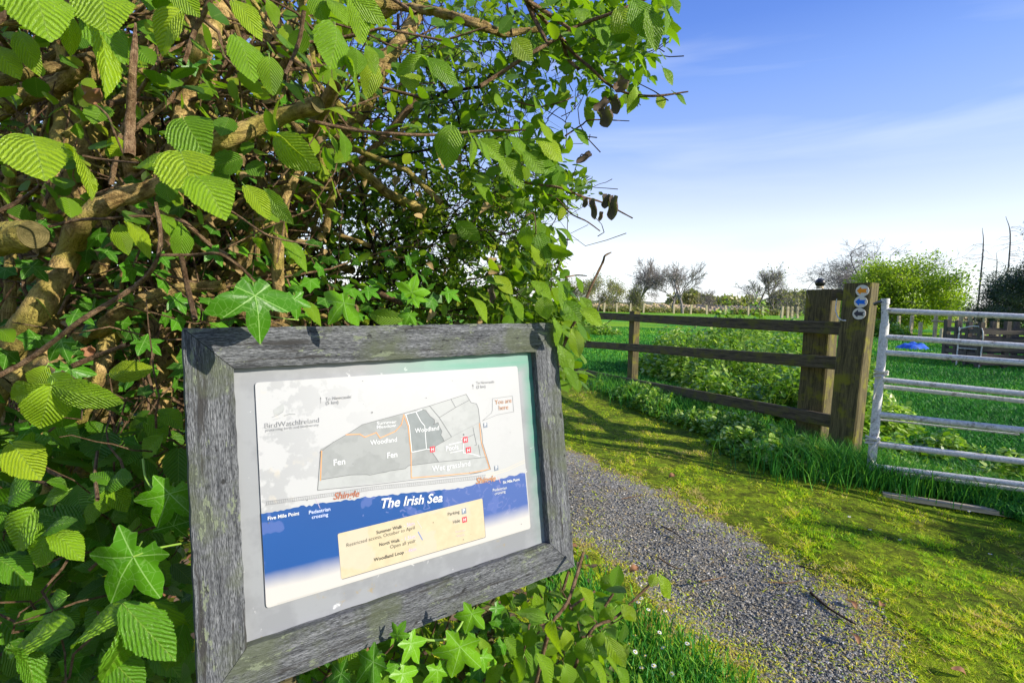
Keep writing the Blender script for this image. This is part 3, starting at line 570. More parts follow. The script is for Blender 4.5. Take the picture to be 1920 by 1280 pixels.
def poly(pts, mat, lay, raw=False):
    s = [np.array(p, float) if raw else sp(*p) for p in pts]
    v = [brd(a[0], a[1], -SD+lay*.00012) for a in s]
    tris = tessellate_polygon([[Vector((a[0], a[1], 0)) for a in s]])
    fs = []
    for t in tris:
        a, b, c_ = [s[i] for i in t]
        fs.append(t if (b[0]-a[0])*(c_[1]-a[1])-(b[1]-a[1])*(c_[0]-a[0]) > 0 else t[::-1])
    pmb.add(v, fs, s, .5, PI_[mat])
def line(pts, mat, lay, w=.0008):
    s = [sp(*p) for p in pts]
    for a, b in zip(s[:-1], s[1:]):
        d = nrm(b-a); n = np.array([-d[1], d[0]])*w/2; a_ = a-d*w*.3; b_ = b+d*w*.3
        poly([a_-n, b_-n, b_+n, a_+n], mat, lay, True)
def rounded(c4, r, k=5):
    out = []
    for i in range(4):
        p = np.array(c4[i], float); a = nrm(np.array(c4[i-1])-p)*r; b = nrm(np.array(c4[(i+1) % 4])-p)*r
        for j in range(k):
            t = j/(k-1); out.append((p+a)*(1-t)**2+p*2*t*(1-t)+(p+b)*t*t)
    return out
sh4 = [sp(499, 1140), sp(995, 990), sp(970, 686), sp(478, 717)]
# the plate itself, 3 mm thick
rp = rounded(sh4, .006)
v = [brd(a[0], a[1], -SD) for a in rp]+[brd(a[0], a[1], -REC+.0004) for a in rp]; n_ = len(rp)
ctr = sum(rp)/n_; v.append(brd(ctr[0], ctr[1], -SD))
pmb.add(v, [(2*n_, i, (i+1) % n_) for i in range(n_)]+[(i, i+n_, (i+1) % n_+n_, (i+1) % n_) for i in range(n_)], rp+rp+[ctr], .5, PI_['sheet'])
T = lambda L, ox, oy, s: [(ox+a/s, oy+b/s) for a, b in L]
# sea with a ragged shore
shore = [(489.6, 962.5), (525.8, 956), (554.5, 950.4), (594.6, 944), (629, 940), (700, 930), (792.8, 921.8), (863, 914.7), (913.8, 902), (984.6, 886.6)]
rs = [shore[0]]
for a, b in zip(shore[:-1], shore[1:]):
    m_ = max(2, int((b[0]-a[0])/5))
    for i in range(1, m_+1):
        t = i/m_; rs.append((a[0]+(b[0]-a[0])*t, a[1]+(b[1]-a[1])*t+(RNG.normal()*1.1 if i < m_ else 0)))
poly([(499.6, 1136), (994, 988.5)]+rs[::-1], 'sea', 1)
o2 = (560, 720, 4.364)
land = [(595.5, 918), (601, 841.5)]+T([(280, 475), (420, 395), (520, 330), (840, 243), (1070, 177), (1245, 122), (1370, 82), (1410, 150), (1455, 160), (1470, 200), (1483, 310), (1500, 400), (1505, 480), (1570, 695), (1490, 718)], *o2)+[(771, 898)]
poly(land, 'grey2', 1)
wig = T([(1010, 205), (1040, 215), (1075, 262), (1110, 290), (1112, 315), (1100, 330), (1140, 312), (1150, 345), (1172, 385), (1162, 415), (1180, 440), (1190, 465)], *o2)
dark = [(601, 841.5)]+T([(280, 475), (420, 395), (520, 330), (840, 243)], *o2)+wig+T([(1120, 505), (1095, 560), (1145, 635), (900, 665), (870, 690), (735, 712), (720, 722), (560, 738), (430, 740), (350, 752), (180, 780)], *o2)
poly(dark, 'grey1', 2)
poly(T([(875, 245)], *o2)+wig+T([(1120, 505), (1090, 530), (925, 555), (905, 340)], *o2), 'grey3', 3)
poly(T([(1120, 530), (1200, 495), (1330, 450), (1335, 540), (1180, 560)], *o2), 'grey2', 3)
line(T([(170, 560), (280, 475), (420, 395), (520, 330), (840, 243), (1070, 177), (1245, 122), (1370, 82), (1410, 150), (1455, 160), (1470, 200), (1483, 310), (1500, 400), (1505, 480), (1570, 695), (1490, 718), (1400, 728)], *o2), 'line', 4, .0009)
line([(595.5, 918), (601, 845)], 'line', 4, .001)
line([(595.5, 918.5), (700, 908), (771, 899.5), (881, 889), (901.5, 884.6)], 'line', 4, .0009)
line(wig, 'line', 4, .0011)
line(T([(1190, 465), (1120, 505), (1095, 560), (1145, 635)], *o2), 'line', 4, .001)
line(T([(1190, 465), (1250, 430)], *o2), 'line', 4, .0008); line(T([(1250, 430), (1480, 310)], *o2), 'grey1', 4, .0008)
line(T([(180, 780), (350, 752), (430, 740), (560, 738), (580, 742), (730, 712), (740, 708), (870, 690), (900, 665), (1145, 635), (1525, 597)], *o2), 'line', 4, .0009)
for L in ([(1070, 177), (1150, 272), (1250, 430)], [(1245, 122), (1283, 190)], [(1395, 130), (1283, 190), (1150, 272)], [(1425, 350), (1437, 410), (1455, 495), (1438, 500)], [(1380, 435), (1437, 408)], [(1470, 495), (1487, 597)]): line(T(L, *o2), 'line', 4, .0009)
for L in ([(875, 245), (905, 340), (925, 555), (1045, 530), (1090, 530)], [(960, 230), (1000, 305), (1030, 340), (1045, 530)], [(870, 247), (905, 238), (960, 225), (1010, 205)], [(1330, 450), (1350, 430), (1345, 560), (1420, 570), (1485, 590)], [(1230, 495), (1330, 470)], [(1240, 560), (1340, 540)]): line(T(L, *o2), 'wline', 5, .0014)
for L in ([(858, 248), (895, 340), (918, 560), (921, 765), (1200, 745), (1400, 725), (1530, 700), (1562, 688), (1530, 590), (1495, 480), (1478, 320)], [(385, 412), (500, 408), (540, 432), (635, 395), (665, 440), (790, 385), (840, 330), (858, 260)], [(187, 545), (178, 785)]): line(T(L, *o2), 'route', 6, .0016)
# railway: two lines and sleepers
rw = [(498, 943), (580, 932), (640, 924), (700, 914.5), (800, 905), (911, 893)]
line([(a, b-3.2) for a, b in rw], 'faint', 4, .0006); line([(a, b+3.2) for a, b in rw], 'faint', 4, .0006)
nt = 118
for i in range(nt):
    u = 500+i*(911-500)/nt; v0 = np.interp(u, [p[0] for p in rw], [p[1] for p in rw]); line([(u-.5, v0+3), (u+.5, v0-3)], 'faint', 4, .0005)
line([(911, 889.5), (950, 878), (983.5, 862)], 'tan', 4, .0006); line([(911, 893.5), (950, 882), (984, 866.5)], 'tan', 4, .0006)
# little arrows
for (u, v0, v1) in ((600.9, 756, 744.5), (886.5, 729, 720.5)):
    line([(u+.4, v0), (u, v1)], 'faint', 4, .0006); poly([(u-1.5, v1+3), (u+1.7, v1+3), (u, v1-1)], 'faint', 4)
line([(592, 934), (600, 952)], 'mauve', 5, .0007); line([(934, 893), (938, 905)], 'pink', 5, .0006)
line([(923, 769), (923, 747), (960.5, 742), (963, 771.5), (932.4, 777.3), (904.5, 788.5), (921, 774), (923, 769)], 'line', 4, .0006)
# faded emblem: a bird over a few strokes
poly([(512, 768), (524, 760), (531, 756), (533, 766), (531, 772), (522, 776), (514, 778)], 'grey2', 3)
line([(510, 782), (522, 777), (530, 772)], 'grey1', 4, .001); line([(533, 779), (543, 776), (553, 776)], 'grey1', 4, .0014); line([(512, 787), (525, 783)], 'grey2', 4, .001)
# legend plate
lg = rounded([sp(639.8, 1085), sp(910, 1006), sp(904, 933.6), sp(632.9, 1000)], .003)
poly([p+np.array([.0008, -.0012]) for p in lg], 'line', 4, True); poly(lg, 'cream', 5, True)
line([(782.3, 976.2), (790.2, 989)], 'pink', 7, .0010); line([(783.7, 996.4), (791.8, 1011.2)], 'sblue', 7, .0013)
def icon(u, v, mat, w=9, h=10, lay=7):
    c_ = sp(u, v); k = sp(u+w/2, v)-sp(u-w/2, v); hw = np.linalg.norm(k)/2; hh_ = hw*1.05
    poly([c_+np.array(o)*np.array([hw, hh_]) for o in ((-1, -1), (1, -1), (1, 1), (-1, 1))], mat, lay, True); return c_, hw
def text(body, a, b, mat, lay=8, bold=0.0, shear=0.0, raw=False, sq=1.0):
    if body in ('Summer', 'Meadow') and mat == 'wline': sq = .72
    cu = bpy.data.curves.new('lettering', 'FONT'); cu.body = body; cu.offset = bold; cu.shear = shear; cu.resolution_u = 3
    o = bpy.data.objects.new('lettering', cu); COL.objects.link(o); dg = bpy.context.evaluated_depsgraph_get(); me = bpy.data.meshes.new_from_object(o.evaluated_get(dg))
    vs = np.array([v_.co[:2] for v_ in me.vertices]); fs = [tuple(p.vertices) for p in me.polygons]
    bpy.data.objects.remove(o); bpy.data.curves.remove(cu); bpy.data.meshes.remove(me)
    A_ = np.array(a) if raw else sp(*a); B_ = np.array(b) if raw else sp(*b); d = B_-A_; L = np.linalg.norm(d); d = d/L; n = np.array([-d[1], d[0]])
    x0, x1 = vs[:, 0].min(), vs[:, 0].max(); k = L/(x1-x0)
    s = A_[None]+((vs[:, 0:1]-x0)*k)*d[None]+(vs[:, 1:2]*k*sq)*n[None]
    v = SO+s[:, 0:1]*SU+s[:, 1:2]*SV+SN*(-SD+lay*.00012)
    pmb.add(v, fs, s, .5, PI_[mat])
for (u, v, m_, ch, w) in ((*T([(1093, 532)], *o2)[0], 'red', 'H', 9), (*T([(1362, 453)], *o2)[0], 'red', 'H', 9), (*T([(1388, 538)], *o2)[0], 'red', 'H', 9), (*T([(1527, 335)], *o2)[0], 'pgrey', 'P', 7), (*T([(1617, 685)], *o2)[0], 'pgrey', 'P', 7), (869.6, 957.5, 'pgrey', 'P', 8.5), (870.7, 973.4, 'red', 'H', 8.5)):
    c_, hw = icon(u, v, m_, w); text(ch, c_+np.array([-hw*.5, -hw*.55]), c_+np.array([hw*.5, -hw*.55]), 'wline', 8, .02, raw=True)
TX = [("You are", (927.8, 757.8), (959, 754), 'obr', .0), ("here", (935.3, 768.5), (953, 766.5), 'obr', 0),
 ("Summer", (706, 796), (743, 792.8), 'wline', .012), ("Meadow", (706, 803.2), (742, 799.4), 'wline', .012), ("Woodland", (694, 834), (744, 827.2), 'wline', .012), ("Fen", (725.7, 858.6), (744.7, 856), 'wline', .012), ("Fen", (625.3, 872.4), (647, 869.4), 'wline', .012),
 ("Woodland", (777.7, 811.2), (823, 805.2), 'wline', .012), ("Pools", (835.7, 845), (859.3, 841.5), 'wline', .012), ("Wet grassland", (809.8, 883.3), (881.3, 872.6), 'wline', .01),
 ("To Newcastle", (610.4, 750.5), (658.5, 745.8), 'faint', .0), ("(5 km)", (611, 758), (634.5, 756.2), 'faint', 0), ("To Newcastle", (892.7, 720), (926.6, 717.5), 'faint', 0), ("(2 km)", (893.4, 727.8), (910.3, 726.3), 'faint', 0),
 ("Shingle", (625, 936), (673.7, 930), 'brown', .02), ("Shingle", (892, 906.6), (929.3, 901), 'obr', .02),
 ("Five Mile Point", (501.8, 974.5), (560.8, 964.2), 'wline', .02), ("Pedestrian", (579, 963.3), (619, 956.4), 'paleblue', .01), ("crossing", (584.3, 972), (615, 966.5), 'paleblue', .01),
 ("Six Mile Point", (942.5, 906.3), (974, 900), 'wline', .02), ("Pedestrian", (923.6, 921), (949.8, 916), 'wline', 0), ("crossing", (927.3, 927.6), (947.5, 922.6), 'wline', 0),
 ("Summer Walk", (705.5, 1000.5), (754, 988.8), 'dark', .015), ("- 5km", (757, 988), (777, 983), 'mauve', .005), ("Restricted access, October to April", (649.7, 1024.6), (777.3, 991), 'dark', -.005), ("North Walk", (711, 1023.2), (749.6, 1014.2), 'dark', .015), ("- 1.5km", (752.4, 1013.4), (778.3, 1007.5), 'mauve', .005), ("Open all year", (731.2, 1027.8), (779, 1015.6), 'dark', -.005), ("Woodland Loop", (700.5, 1052), (757, 1037), 'dark', .015), ("- 4km", (760, 1036.2), (780, 1031), 'mauve', .005),
 ("Parking", (839.3, 966.5), (861.4, 961.2), 'dark', .005), ("Hide", (849, 981), (862.4, 977.8), 'dark', .005), ("Summer", (853.5, 998.2), (872.7, 995), 'pink', -.005), ("North", (856, 1006.6), (870.7, 1003.6), 'pink', -.005),
 ("BirdWatchIreland", (496.6, 802.5), (598.2, 791.3), 'faint', -.012), ("protecting birds and biodiversity", (497.6, 808.8), (597.8, 797.8), 'faint', -.01)]
for b_, a1, a2, m_, bo in TX: text(b_, a1, a2, m_, 8, bo, .25 if b_ == 'Shingle' else 0)
text("The Irish Sea", (714, 951.9), (829.4, 939.6), 'wline', 8, .02, .2)
# grime specks
for i in range(46):
    u, v = 500+480*RNG.random(), 700+400*RNG.random()
    if v < 717-(u-478)*.063+4 or v > 1140-(u-499)*.302-6: continue
    c_ = sp(u, v); r_ = .0004+.0009*RNG.random()**3
    poly([c_+r_*(.7+.5*RNG.random())*np.array([math.cos(a), math.sin(a)]) for a in np.linspace(0, 2*PI, 8)[:-1]], 'dark' if i % 3 else 'line', 9, True)
pmb.build('map_sheet', [M[k] for k in pm], panel)

# ================================================================== FENCE, POSTS, GATE
FA3 = np.array([FA[0], FA[1], 0]); FN3 = np.array([FN[0], FN[1], 0]); FD3 = np.array([FD[0], FD[1], 0]); UP = np.array([0, 0, 1.])
fence = thing('wooden_fence', (FA[0], FA[1], 0), 'mossy three rail timber fence running back to the bush', 'fence')
def wavy_board(mb, a, b, hh, tt, n=16, droop=.0):
    """rectangular board from a to b, half height hh, half thickness tt, slightly warped and worn"""
    d = b-a; L = np.linalg.norm(d); d = d/L; s = nrm(np.cross(d, UP)); w = nrm(np.cross(s, d)); off = random.random()*9
    prof = [(-1, -.82), (-.82, -1), (.82, -1), (1, -.82), (1, .82), (.82, 1), (-.82, 1), (-1, .82)]
    ring = []; uv = []
    for i in range(n):
        t = i/(n-1); c = a+(b-a)*t-UP*droop*math.sin(t*PI)+s*.004*math.sin(t*5+off)+w*.003*math.sin(t*9+off)
        for j, (p, q) in enumerate(prof):
            ring.append(c+s*p*tt*(1+.04*math.sin(t*17+j))+w*q*hh*(1+.03*math.sin(t*13+off+j))); uv.append((t*L+off, q*hh+p*tt*.9+off))
    F_ = [(i*8+j, i*8+(j+1) % 8, (i+1)*8+(j+1) % 8, (i+1)*8+j) for i in range(n-1) for j in range(8)]+[tuple(range(8))[::-1], tuple(range((n-1)*8, n*8))]
    mb.add(ring, F_, uv)
# rails, from their pixel edges on the fence's vertical plane
pl = FA3+FN3*.0
for (ul, vl0, vl1, ur, vr0, vr1, dr) in ((1096, 584, 598, 1581, 604, 628, 0), (1080, 637, 651, 1614, 671, 696, 0), (1092, 692, 704, 1561, 777, 803, 0)):
    a0 = onplane(ul, (vl0+vl1)/2, pl+FN3*.02, FN3); b0 = onplane(ur, (vr0+vr1)/2, pl+FN3*.02, FN3); a0 = a0+nrm(a0-b0)*2.2
    mb = MB(); wavy_board(mb, a0, b0, .056, .021, 40); mb.build('rail', M['rail'], fence)
def post_box(mb, c, hx, hy, h, lean=(0, 0), top=0.0, n=10, ax=None):
    ax = FD3 if ax is None else ax; ay = np.array([-ax[1], ax[0], 0]); off = random.random()*9; ring = []; uv = []
    prof = [(-1, -.9), (-.9, -1), (.9, -1), (1, -.9), (1, .9), (.9, 1), (-.9, 1), (-1, .9)]
    for i in range(n):
        t = i/(n-1); z = -.1+(h+.1)*t; cc = np.array([c[0]+lean[0]*z, c[1]+lean[1]*z, z])
        for j, (p, q) in enumerate(prof):
            ring.append(cc+ax*p*hx*(1+.02*math.sin(t*9+j+off))+ay*q*hy*(1+.02*math.sin(t*7+j*2+off))+(UP*top*p if i == n-1 else 0)); uv.append((z+off, p*hx+q*hy*.9+off))
    F_ = [(i*8+j, i*8+(j+1) % 8, (i+1)*8+(j+1) % 8, (i+1)*8+j) for i in range(n-1) for j in range(8)]+[tuple(range((n-1)*8, n*8))]
    mb.add(ring, F_, uv)
pB = onplane(1186, 700, FA3-FN3*.075, FN3); mb = MB(); post_box(mb, pB, .07, .055, 1.21, (.0, .0)); mb.build('post', M['post'], fence)
for k in (1.95, 2.9): 
    c = FA+(FB-FA)*k; mb = MB(); post_box(mb, c-FN*.075, .07, .055, 1.2); mb.build('post', M['post'], fence)
# strainer post with the fence fixed to it
pS = onplane(1530, 700, FA3-FN3*.11, FN3); topS = onplane(1541, 541, FA3-FN3*.02, FN3); axS = nrm(np.array([.62, -.78, 0]))
big = thing('gate_post', (pS[0], pS[1], 0), 'thick square mossy timber post with a black ball on top', 'post', None)
mb = MB(); post_box(mb, pS, .112, .10, topS[2]-.005, (.02, .01), .004, 12, axS); mb.build('shaft', M['post'], big)
# waymark post
wT = P(1618, 531, 4.12); wB = G(1580, 852); wB = P(1580, 850, 4.25); axW = nrm(np.array([.60, -.80, 0])); leanW = ((wT[0]-wB[0])/wT[2], (wT[1]-wB[1])/wT[2]*.3)
way = thing('waymark_post', (wB[0], wB[1], 0), 'square timber post leaning beside the gate with three arrow discs', 'post', None)
mb = MB(); post_box(mb, wB, .098, .085, wT[2], leanW, .002, 12, axW); mb.build('shaft', M['post'], way)
# short rail tying both posts, its light gap below
a0 = P(1560, 553, 4.45); b0 = P(1604, 554, 4.32); mb = MB(); wavy_board(mb, a0, b0, .047, .02, 6)
tag(mb.build('tie_rail', M['rail'], loc=a0), 'short timber tie between the tops of the two gate posts', 'rail')
# latch hook between the posts
mb = MB(); limb(mb, [P(1567, 583, 4.2), P(1571, 594, 4.18), P(1578, 600, 4.16), P(1586, 601, 4.15)], [.004, .005, .006, .006], 12, 8, 0); limb(mb, [P(1569, 560, 4.22), P(1567, 575, 4.22), P(1567, 585, 4.2)], [.004, .004, .004], 8, 6, 0)
tag(mb.build('latch_hook', M['galv'], loc=P(1575, 600, 4.17), smooth=True), 'small pale metal hook hanging between the gate posts', 'hook')
# black ball with a wire loop
def sphere(mb, c, r, nu=20, nv_=12, sq=(1, 1, 1), mat=0):
    V_ = []; F_ = []
    for i in range(nv_+1):
        for j in range(nu):
            p = PI*i/nv_; t = 2*PI*j/nu; V_.append(np.array(c)+r*np.array([math.sin(p)*math.cos(t)*sq[0], math.sin(p)*math.sin(t)*sq[1], math.cos(p)*sq[2]]))
    for i in range(nv_):
        for j in range(nu): F_.append((i*nu+j, (i+1)*nu+j, (i+1)*nu+(j+1) % nu, i*nu+(j+1) % nu))
    mb.add(V_, F_)
bc_ = P(1538, 530, 4.40); bt = thing('ball_insulator', (bc_[0], bc_[1], topS[2]-.004), 'black ball with thin wires standing on the thick gate post', 'insulator')
mb = MB(); sphere(mb, bc_, .041, sq=(1, 1, .95)); mb.build('ball', M['black'], bt, smooth=True)
mb = MB(); pp = np.array([[bc_[0], bc_[1], topS[2]-.006], [bc_[0], bc_[1], bc_[2]]]); limb(mb, pp, [.03, .022], 4, 10, 0, cap=True); mb.build('stand', M['stake'], bt)
mb = MB(); limb(mb, [P(1516, 560, 4.38), P(1514, 545, 4.36), P(1524, 530, 4.34), P(1540, 524, 4.33), P(1553, 531, 4.34), P(1561, 543, 4.36)], [.0022], 20, 5, 0); mb.build('wire', M['wire'], bt)
# waymark discs
def disc(u, v, mat, label):
    """a round white plastic disc on the face of the waymark post, arrow pointing left"""
    fn = np.array([axW[1], -axW[0], 0]); z_ = P(u, v, 4.1)[2]; pf = np.array([wB[0]+leanW[0]*z_, wB[1]+leanW[1]*z_, z_])+fn*(.085*1.03+.003)
    c = onplane(u, v, pf, fn); up = nrm(np.array([leanW[0], 0, 1.])); ax = nrm(np.cross(up, fn)); up = np.cross(fn, ax)
    if np.dot(ax, [1, 0, 0]) < 0: ax = -ax
    t = tag(None or thing('waymark_disc', c, label, 'sign', 'waymark discs on the leaning post'), None, None)
    R_ = .046; th = np.linspace(0, 2*PI, 33)[:-1]; mb = MB()
    f = [c+fn*.004+ax*R_*math.cos(a)+up*R_*math.sin(a) for a in th]; b = [c-fn*.001+ax*R_*math.cos(a)+up*R_*math.sin(a) for a in th]
    mb.add(f+b, [tuple(range(32))]+[(i, i+32, (i+1) % 32+32, (i+1) % 32) for i in range(32)]); dk = mb.build('disc', M['white_pl'], t)
    ar = [(-1, 0), (-.28, .78), (-.18, .40), (.92, .42), (.66, 0), (.92, -.42), (-.18, -.40), (-.28, -.78)]; k = .038; mb = MB()
    v_ = [c+fn*.0052+ax*x*k+up*y*k for x, y in ar]+[c+ax*x*k+up*y*k for x, y in ar]
    tr_ = tessellate_polygon([[Vector((x, y, 0)) for x, y in ar]])
    mb.add(v_, [tuple(t_) for t_ in tr_]+[(i, i+8, (i+1) % 8+8, (i+1) % 8) for i in range(8)]); mb.build('arrow', M[mat], dk)
disc(1617, 545, 'orange', 'white disc with an orange arrow, topmost on the leaning post')
disc(1614, 566, 'bluep', 'white disc with a blue arrow, middle of the leaning post')
disc(1611, 588, 'blackp', 'white disc with a dark grey arrow, lowest on the leaning post')
# gate
gate = thing('metal_gate', (2.80, 3.83, 0), 'galvanised tubular steel field gate tied with rope', 'gate')
gl = lambda v: P(np.interp(v, [560, 880], [1660, 1633]), v, 3.88)
def gr_(v): return P(1925, v, 3.42)
def extend(a, b, k): return a+(b-a)*k
bars = [(582, 594, .0205), (631, 649, .0205), (660, 680, .0205), (711, 739, .0205), (776, 807, .0215), (831, 866, .0215), (873, 909, .0195)]
for vl, vr, r_ in bars:
    a = gl(vl); b = extend(a, gr_(vr), 4.2); mb = MB(); limb(mb, [a, (a+b)/2, b], [r_], 8, 14, 0); mb.build('bar', M['galv'], gate, smooth=True)
for vl, vr, r_ in ((724.5, 754, .0165), (884, 922, .0165), (787, 818, .007)):
    off_ = np.array([.0, .05, 0]); a = gl(vl)+off_; b = extend(a, gr_(vr)+off_, 4.2 if r_ > .01 else 1.0); mb = MB(); limb(mb, [a, (a+b)/2, b], [r_], 8, 10, 0); mb.build('brace', M['galv'], gate, smooth=True)
for k in (4.2,): 
    a = extend(gl(582), gr_(594), k); b = extend(gl(874), gr_(909), k); mb = MB(); limb(mb, [a+UP*.02, b-UP*.02], [.02], 4, 12, 0, cap=True); mb.build('end_tube', M['galv'], gate, smooth=True)
mb = MB(); tp = P(1660, 560, 3.88); md = P(1650, 700, 3.88); bt_ = P(1633, 880, 3.88)
jn = P(1659, 606, 3.88)
limb(mb, [tp, jn], [.0245], 6, 16, 0, cap=True); limb(mb, [jn, md, bt_], [.030], 8, 16, 0, cap=True); limb(mb, [tp, tp+(jn-tp)*.22], [.029], 4, 16, 0, cap=True)
mb.build('hanging_tube', M['galv'], gate, smooth=True)
mb = MB(); h0 = P(1652, 565, 3.9); limb(mb, [P(1640, 570, 3.95), P(1650, 566, 3.9), P(1659, 567, 3.87)], [.014, .013, .016], 8, 8, 0, cap=True); mb.build('hinge', M['wire'], gate, smooth=True)
def rope(pts, label, r=.0065):
    """twisted cord wound round the tube: a small coil and a hanging end"""
    mb = MB(); c, dn = pts; ax = nrm(bt_-tp); e1 = nrm(np.cross(ax, [0, 1, 0])); e2 = np.cross(ax, e1); coil = []
    for i in range(60):
        t = i/59; a = t*2*PI*2.6; coil.append(c+e1*.042*math.cos(a)+e2*.042*math.sin(a)+ax*(-.02+.045*t+.008*math.sin(a*1.3)))
    limb(mb, coil, [r], 90, 6, .05); limb(mb, [coil[-1]]+dn, [r*.95, r*.9, r*.9, r*.7], 26, 6, .08)
    tag(mb.build('rope_tie', M['rope'], loc=c, smooth=True), label, 'rope', 'rope ties on the gate')
rope((P(1652, 699, 3.87), [P(1655, 706, 3.82), P(1646, 722, 3.82), P(1640, 738, 3.83), P(1637, 748, 3.83)]), 'pale cord knotted round the middle of the gate tube')
rope((P(1636, 823, 3.87), [P(1645, 826, 3.83), P(1636, 838, 3.82), P(1630, 850, 3.83), P(1637, 866, 3.83), P(1641, 872, 3.83)]), 'pale cord knotted low on the gate tube near the grass')
# weathered sill board on the ground under the gate
a = G(1655, 926)+UP*-.012; b = G(1925, 970)+UP*-.008; b = a+(b-a)*3.5; mb = MB(); wavy_board(mb, a+UP*.012, b+UP*.012, .016, .03, 20); tag(mb.build('ground_board', M['stake'], loc=a), 'long pale weathered board lying in the grass under the gate', 'board')

# ================================================================== PASTURE PLANTS
def plant_mass(name, label, cat, cx, cy, rx, ry, h, n, size, mat, ang=0, kindstuff=True, stems=True, lo=0.0, hfun=None):
    """a bank of leafy stems: leaves spread through the upper part of a mound"""
    a = RNG.random(n)*2*PI; r = RNG.random(n)**.5; X = rx*r*np.cos(a); Y = ry*r*np.sin(a); c_, s_ = math.cos(ang), math.sin(ang)
    x = cx+X*c_-Y*s_; y = cy+X*s_+Y*c_; top = h*(1-r**2.2)**.5*(.70+.42*lump(x, y, 4.5, 1, 77)+.30*lump(x, y, 15, 1, 78)); top = np.maximum(top, .04)
    z = top*(lo+(1-lo)*RNG.random(n)**.55); k = path_d(x, y) < -.22; x, y, z, top = x[k], y[k], z[k], top[k]; n = len(x)
    D = np.stack([RNG.normal(size=n), RNG.normal(size=n), -.15+.5*RNG.normal(size=n)], -1); N = np.stack([.35*RNG.normal(size=n), .35*RNG.normal(size=n), np.ones(n)], -1)
    mb = MB(); L = size*(.5+.9*RNG.random(n)); leaves(mb, A_LANC, np.stack([x, y, z], -1), D, N, L, L*.62, bend=.2*RNG.random(n), fold=.3*RNG.random(n), r=np.clip(.12+.5*z/np.maximum(top, .1)+.24*RNG.normal(size=n)+.15*lump(x, y, 3, 1, 79), 0, 1))  # leaf tone pales towards the mound top: sunlit tips put into the colour
    if stems:
        k = RNG.choice(n, n//8); o = np.stack([x[k], y[k], 0*x[k]], -1); twigs(mb, o, nrm(np.stack([.15*RNG.normal(size=len(k)), .15*RNG.normal(size=len(k)), np.ones(len(k))], -1)), top[k]*.95, np.full(len(k), .003), 4, .1, 3, mat=1)
    o = mb.build(name, [M[mat], M['stem']], loc=(cx, cy, 0)); tag(o, label, cat, kind='stuff'); return o
m1 = FA+(FB-FA)*.5+FN*.30
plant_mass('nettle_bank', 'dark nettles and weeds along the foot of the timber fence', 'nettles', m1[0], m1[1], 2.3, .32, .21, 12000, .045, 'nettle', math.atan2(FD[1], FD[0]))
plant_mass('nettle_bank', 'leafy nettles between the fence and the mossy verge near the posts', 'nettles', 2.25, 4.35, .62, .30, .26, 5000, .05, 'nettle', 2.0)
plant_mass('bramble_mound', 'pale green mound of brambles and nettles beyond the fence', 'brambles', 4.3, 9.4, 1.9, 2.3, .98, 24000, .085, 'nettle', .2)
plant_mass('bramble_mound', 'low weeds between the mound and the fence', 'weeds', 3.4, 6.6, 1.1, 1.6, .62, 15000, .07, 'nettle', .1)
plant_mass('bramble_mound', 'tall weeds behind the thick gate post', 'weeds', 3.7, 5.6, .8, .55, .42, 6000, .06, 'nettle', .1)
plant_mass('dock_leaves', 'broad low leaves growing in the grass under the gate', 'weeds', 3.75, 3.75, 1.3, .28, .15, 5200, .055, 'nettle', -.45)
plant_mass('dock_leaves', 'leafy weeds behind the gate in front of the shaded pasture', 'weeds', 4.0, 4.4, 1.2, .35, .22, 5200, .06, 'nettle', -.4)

# ================================================================== FAR COUNTRY
def tree_segments(h, seed, levels=5, spread=.55, trunk=.26, lean=0, first=.25, upw=.25, kids=(3, 5)):
    r = random.Random(seed); segs = []; tips = []
    def grow(p, d, L, rad, lv):
        n = 5; pts = [p]; dd = d
        for i in range(n-1):
            dd = nrm(dd+np.array([r.gauss(0, .16), r.gauss(0, .16), r.gauss(0, .10)+upw*.12])); pts.append(pts[-1]+dd*L/(n-1))
        segs.append((np.array(pts), np.linspace(rad, rad*.55, n)))
        if lv == 0: tips.append(pts[-1]); tips.append(pts[2]); return
        k = r.randint(*kids)
        for i in range(k):
            t = 1.0 if i == 0 else r.uniform(.35, 1); j = min(n-1, int(t*(n-1)+.5)); a = r.uniform(0, 2*PI)
            perp = nrm(np.cross(dd, [math.cos(a), math.sin(a), .3])); nd = nrm(dd*(1-spread*(.3 if i == 0 else 1)*.6)+perp*spread*(.35 if i == 0 else 1)*r.uniform(.7, 1.2)+UP*upw*.3)
            grow(pts[j], nd, L*r.uniform(.62, .82), rad*(.68 if i == 0 else .5), lv-1)
    grow(np.zeros(3), nrm(np.array([lean, 0, 1.])), h*first, h*trunk*.11, levels)
    top = max(s[0][:, 2].max() for s in segs); k = h/top
    return [(s*k, q*1) for s, q in segs], [t*k for t in tips]
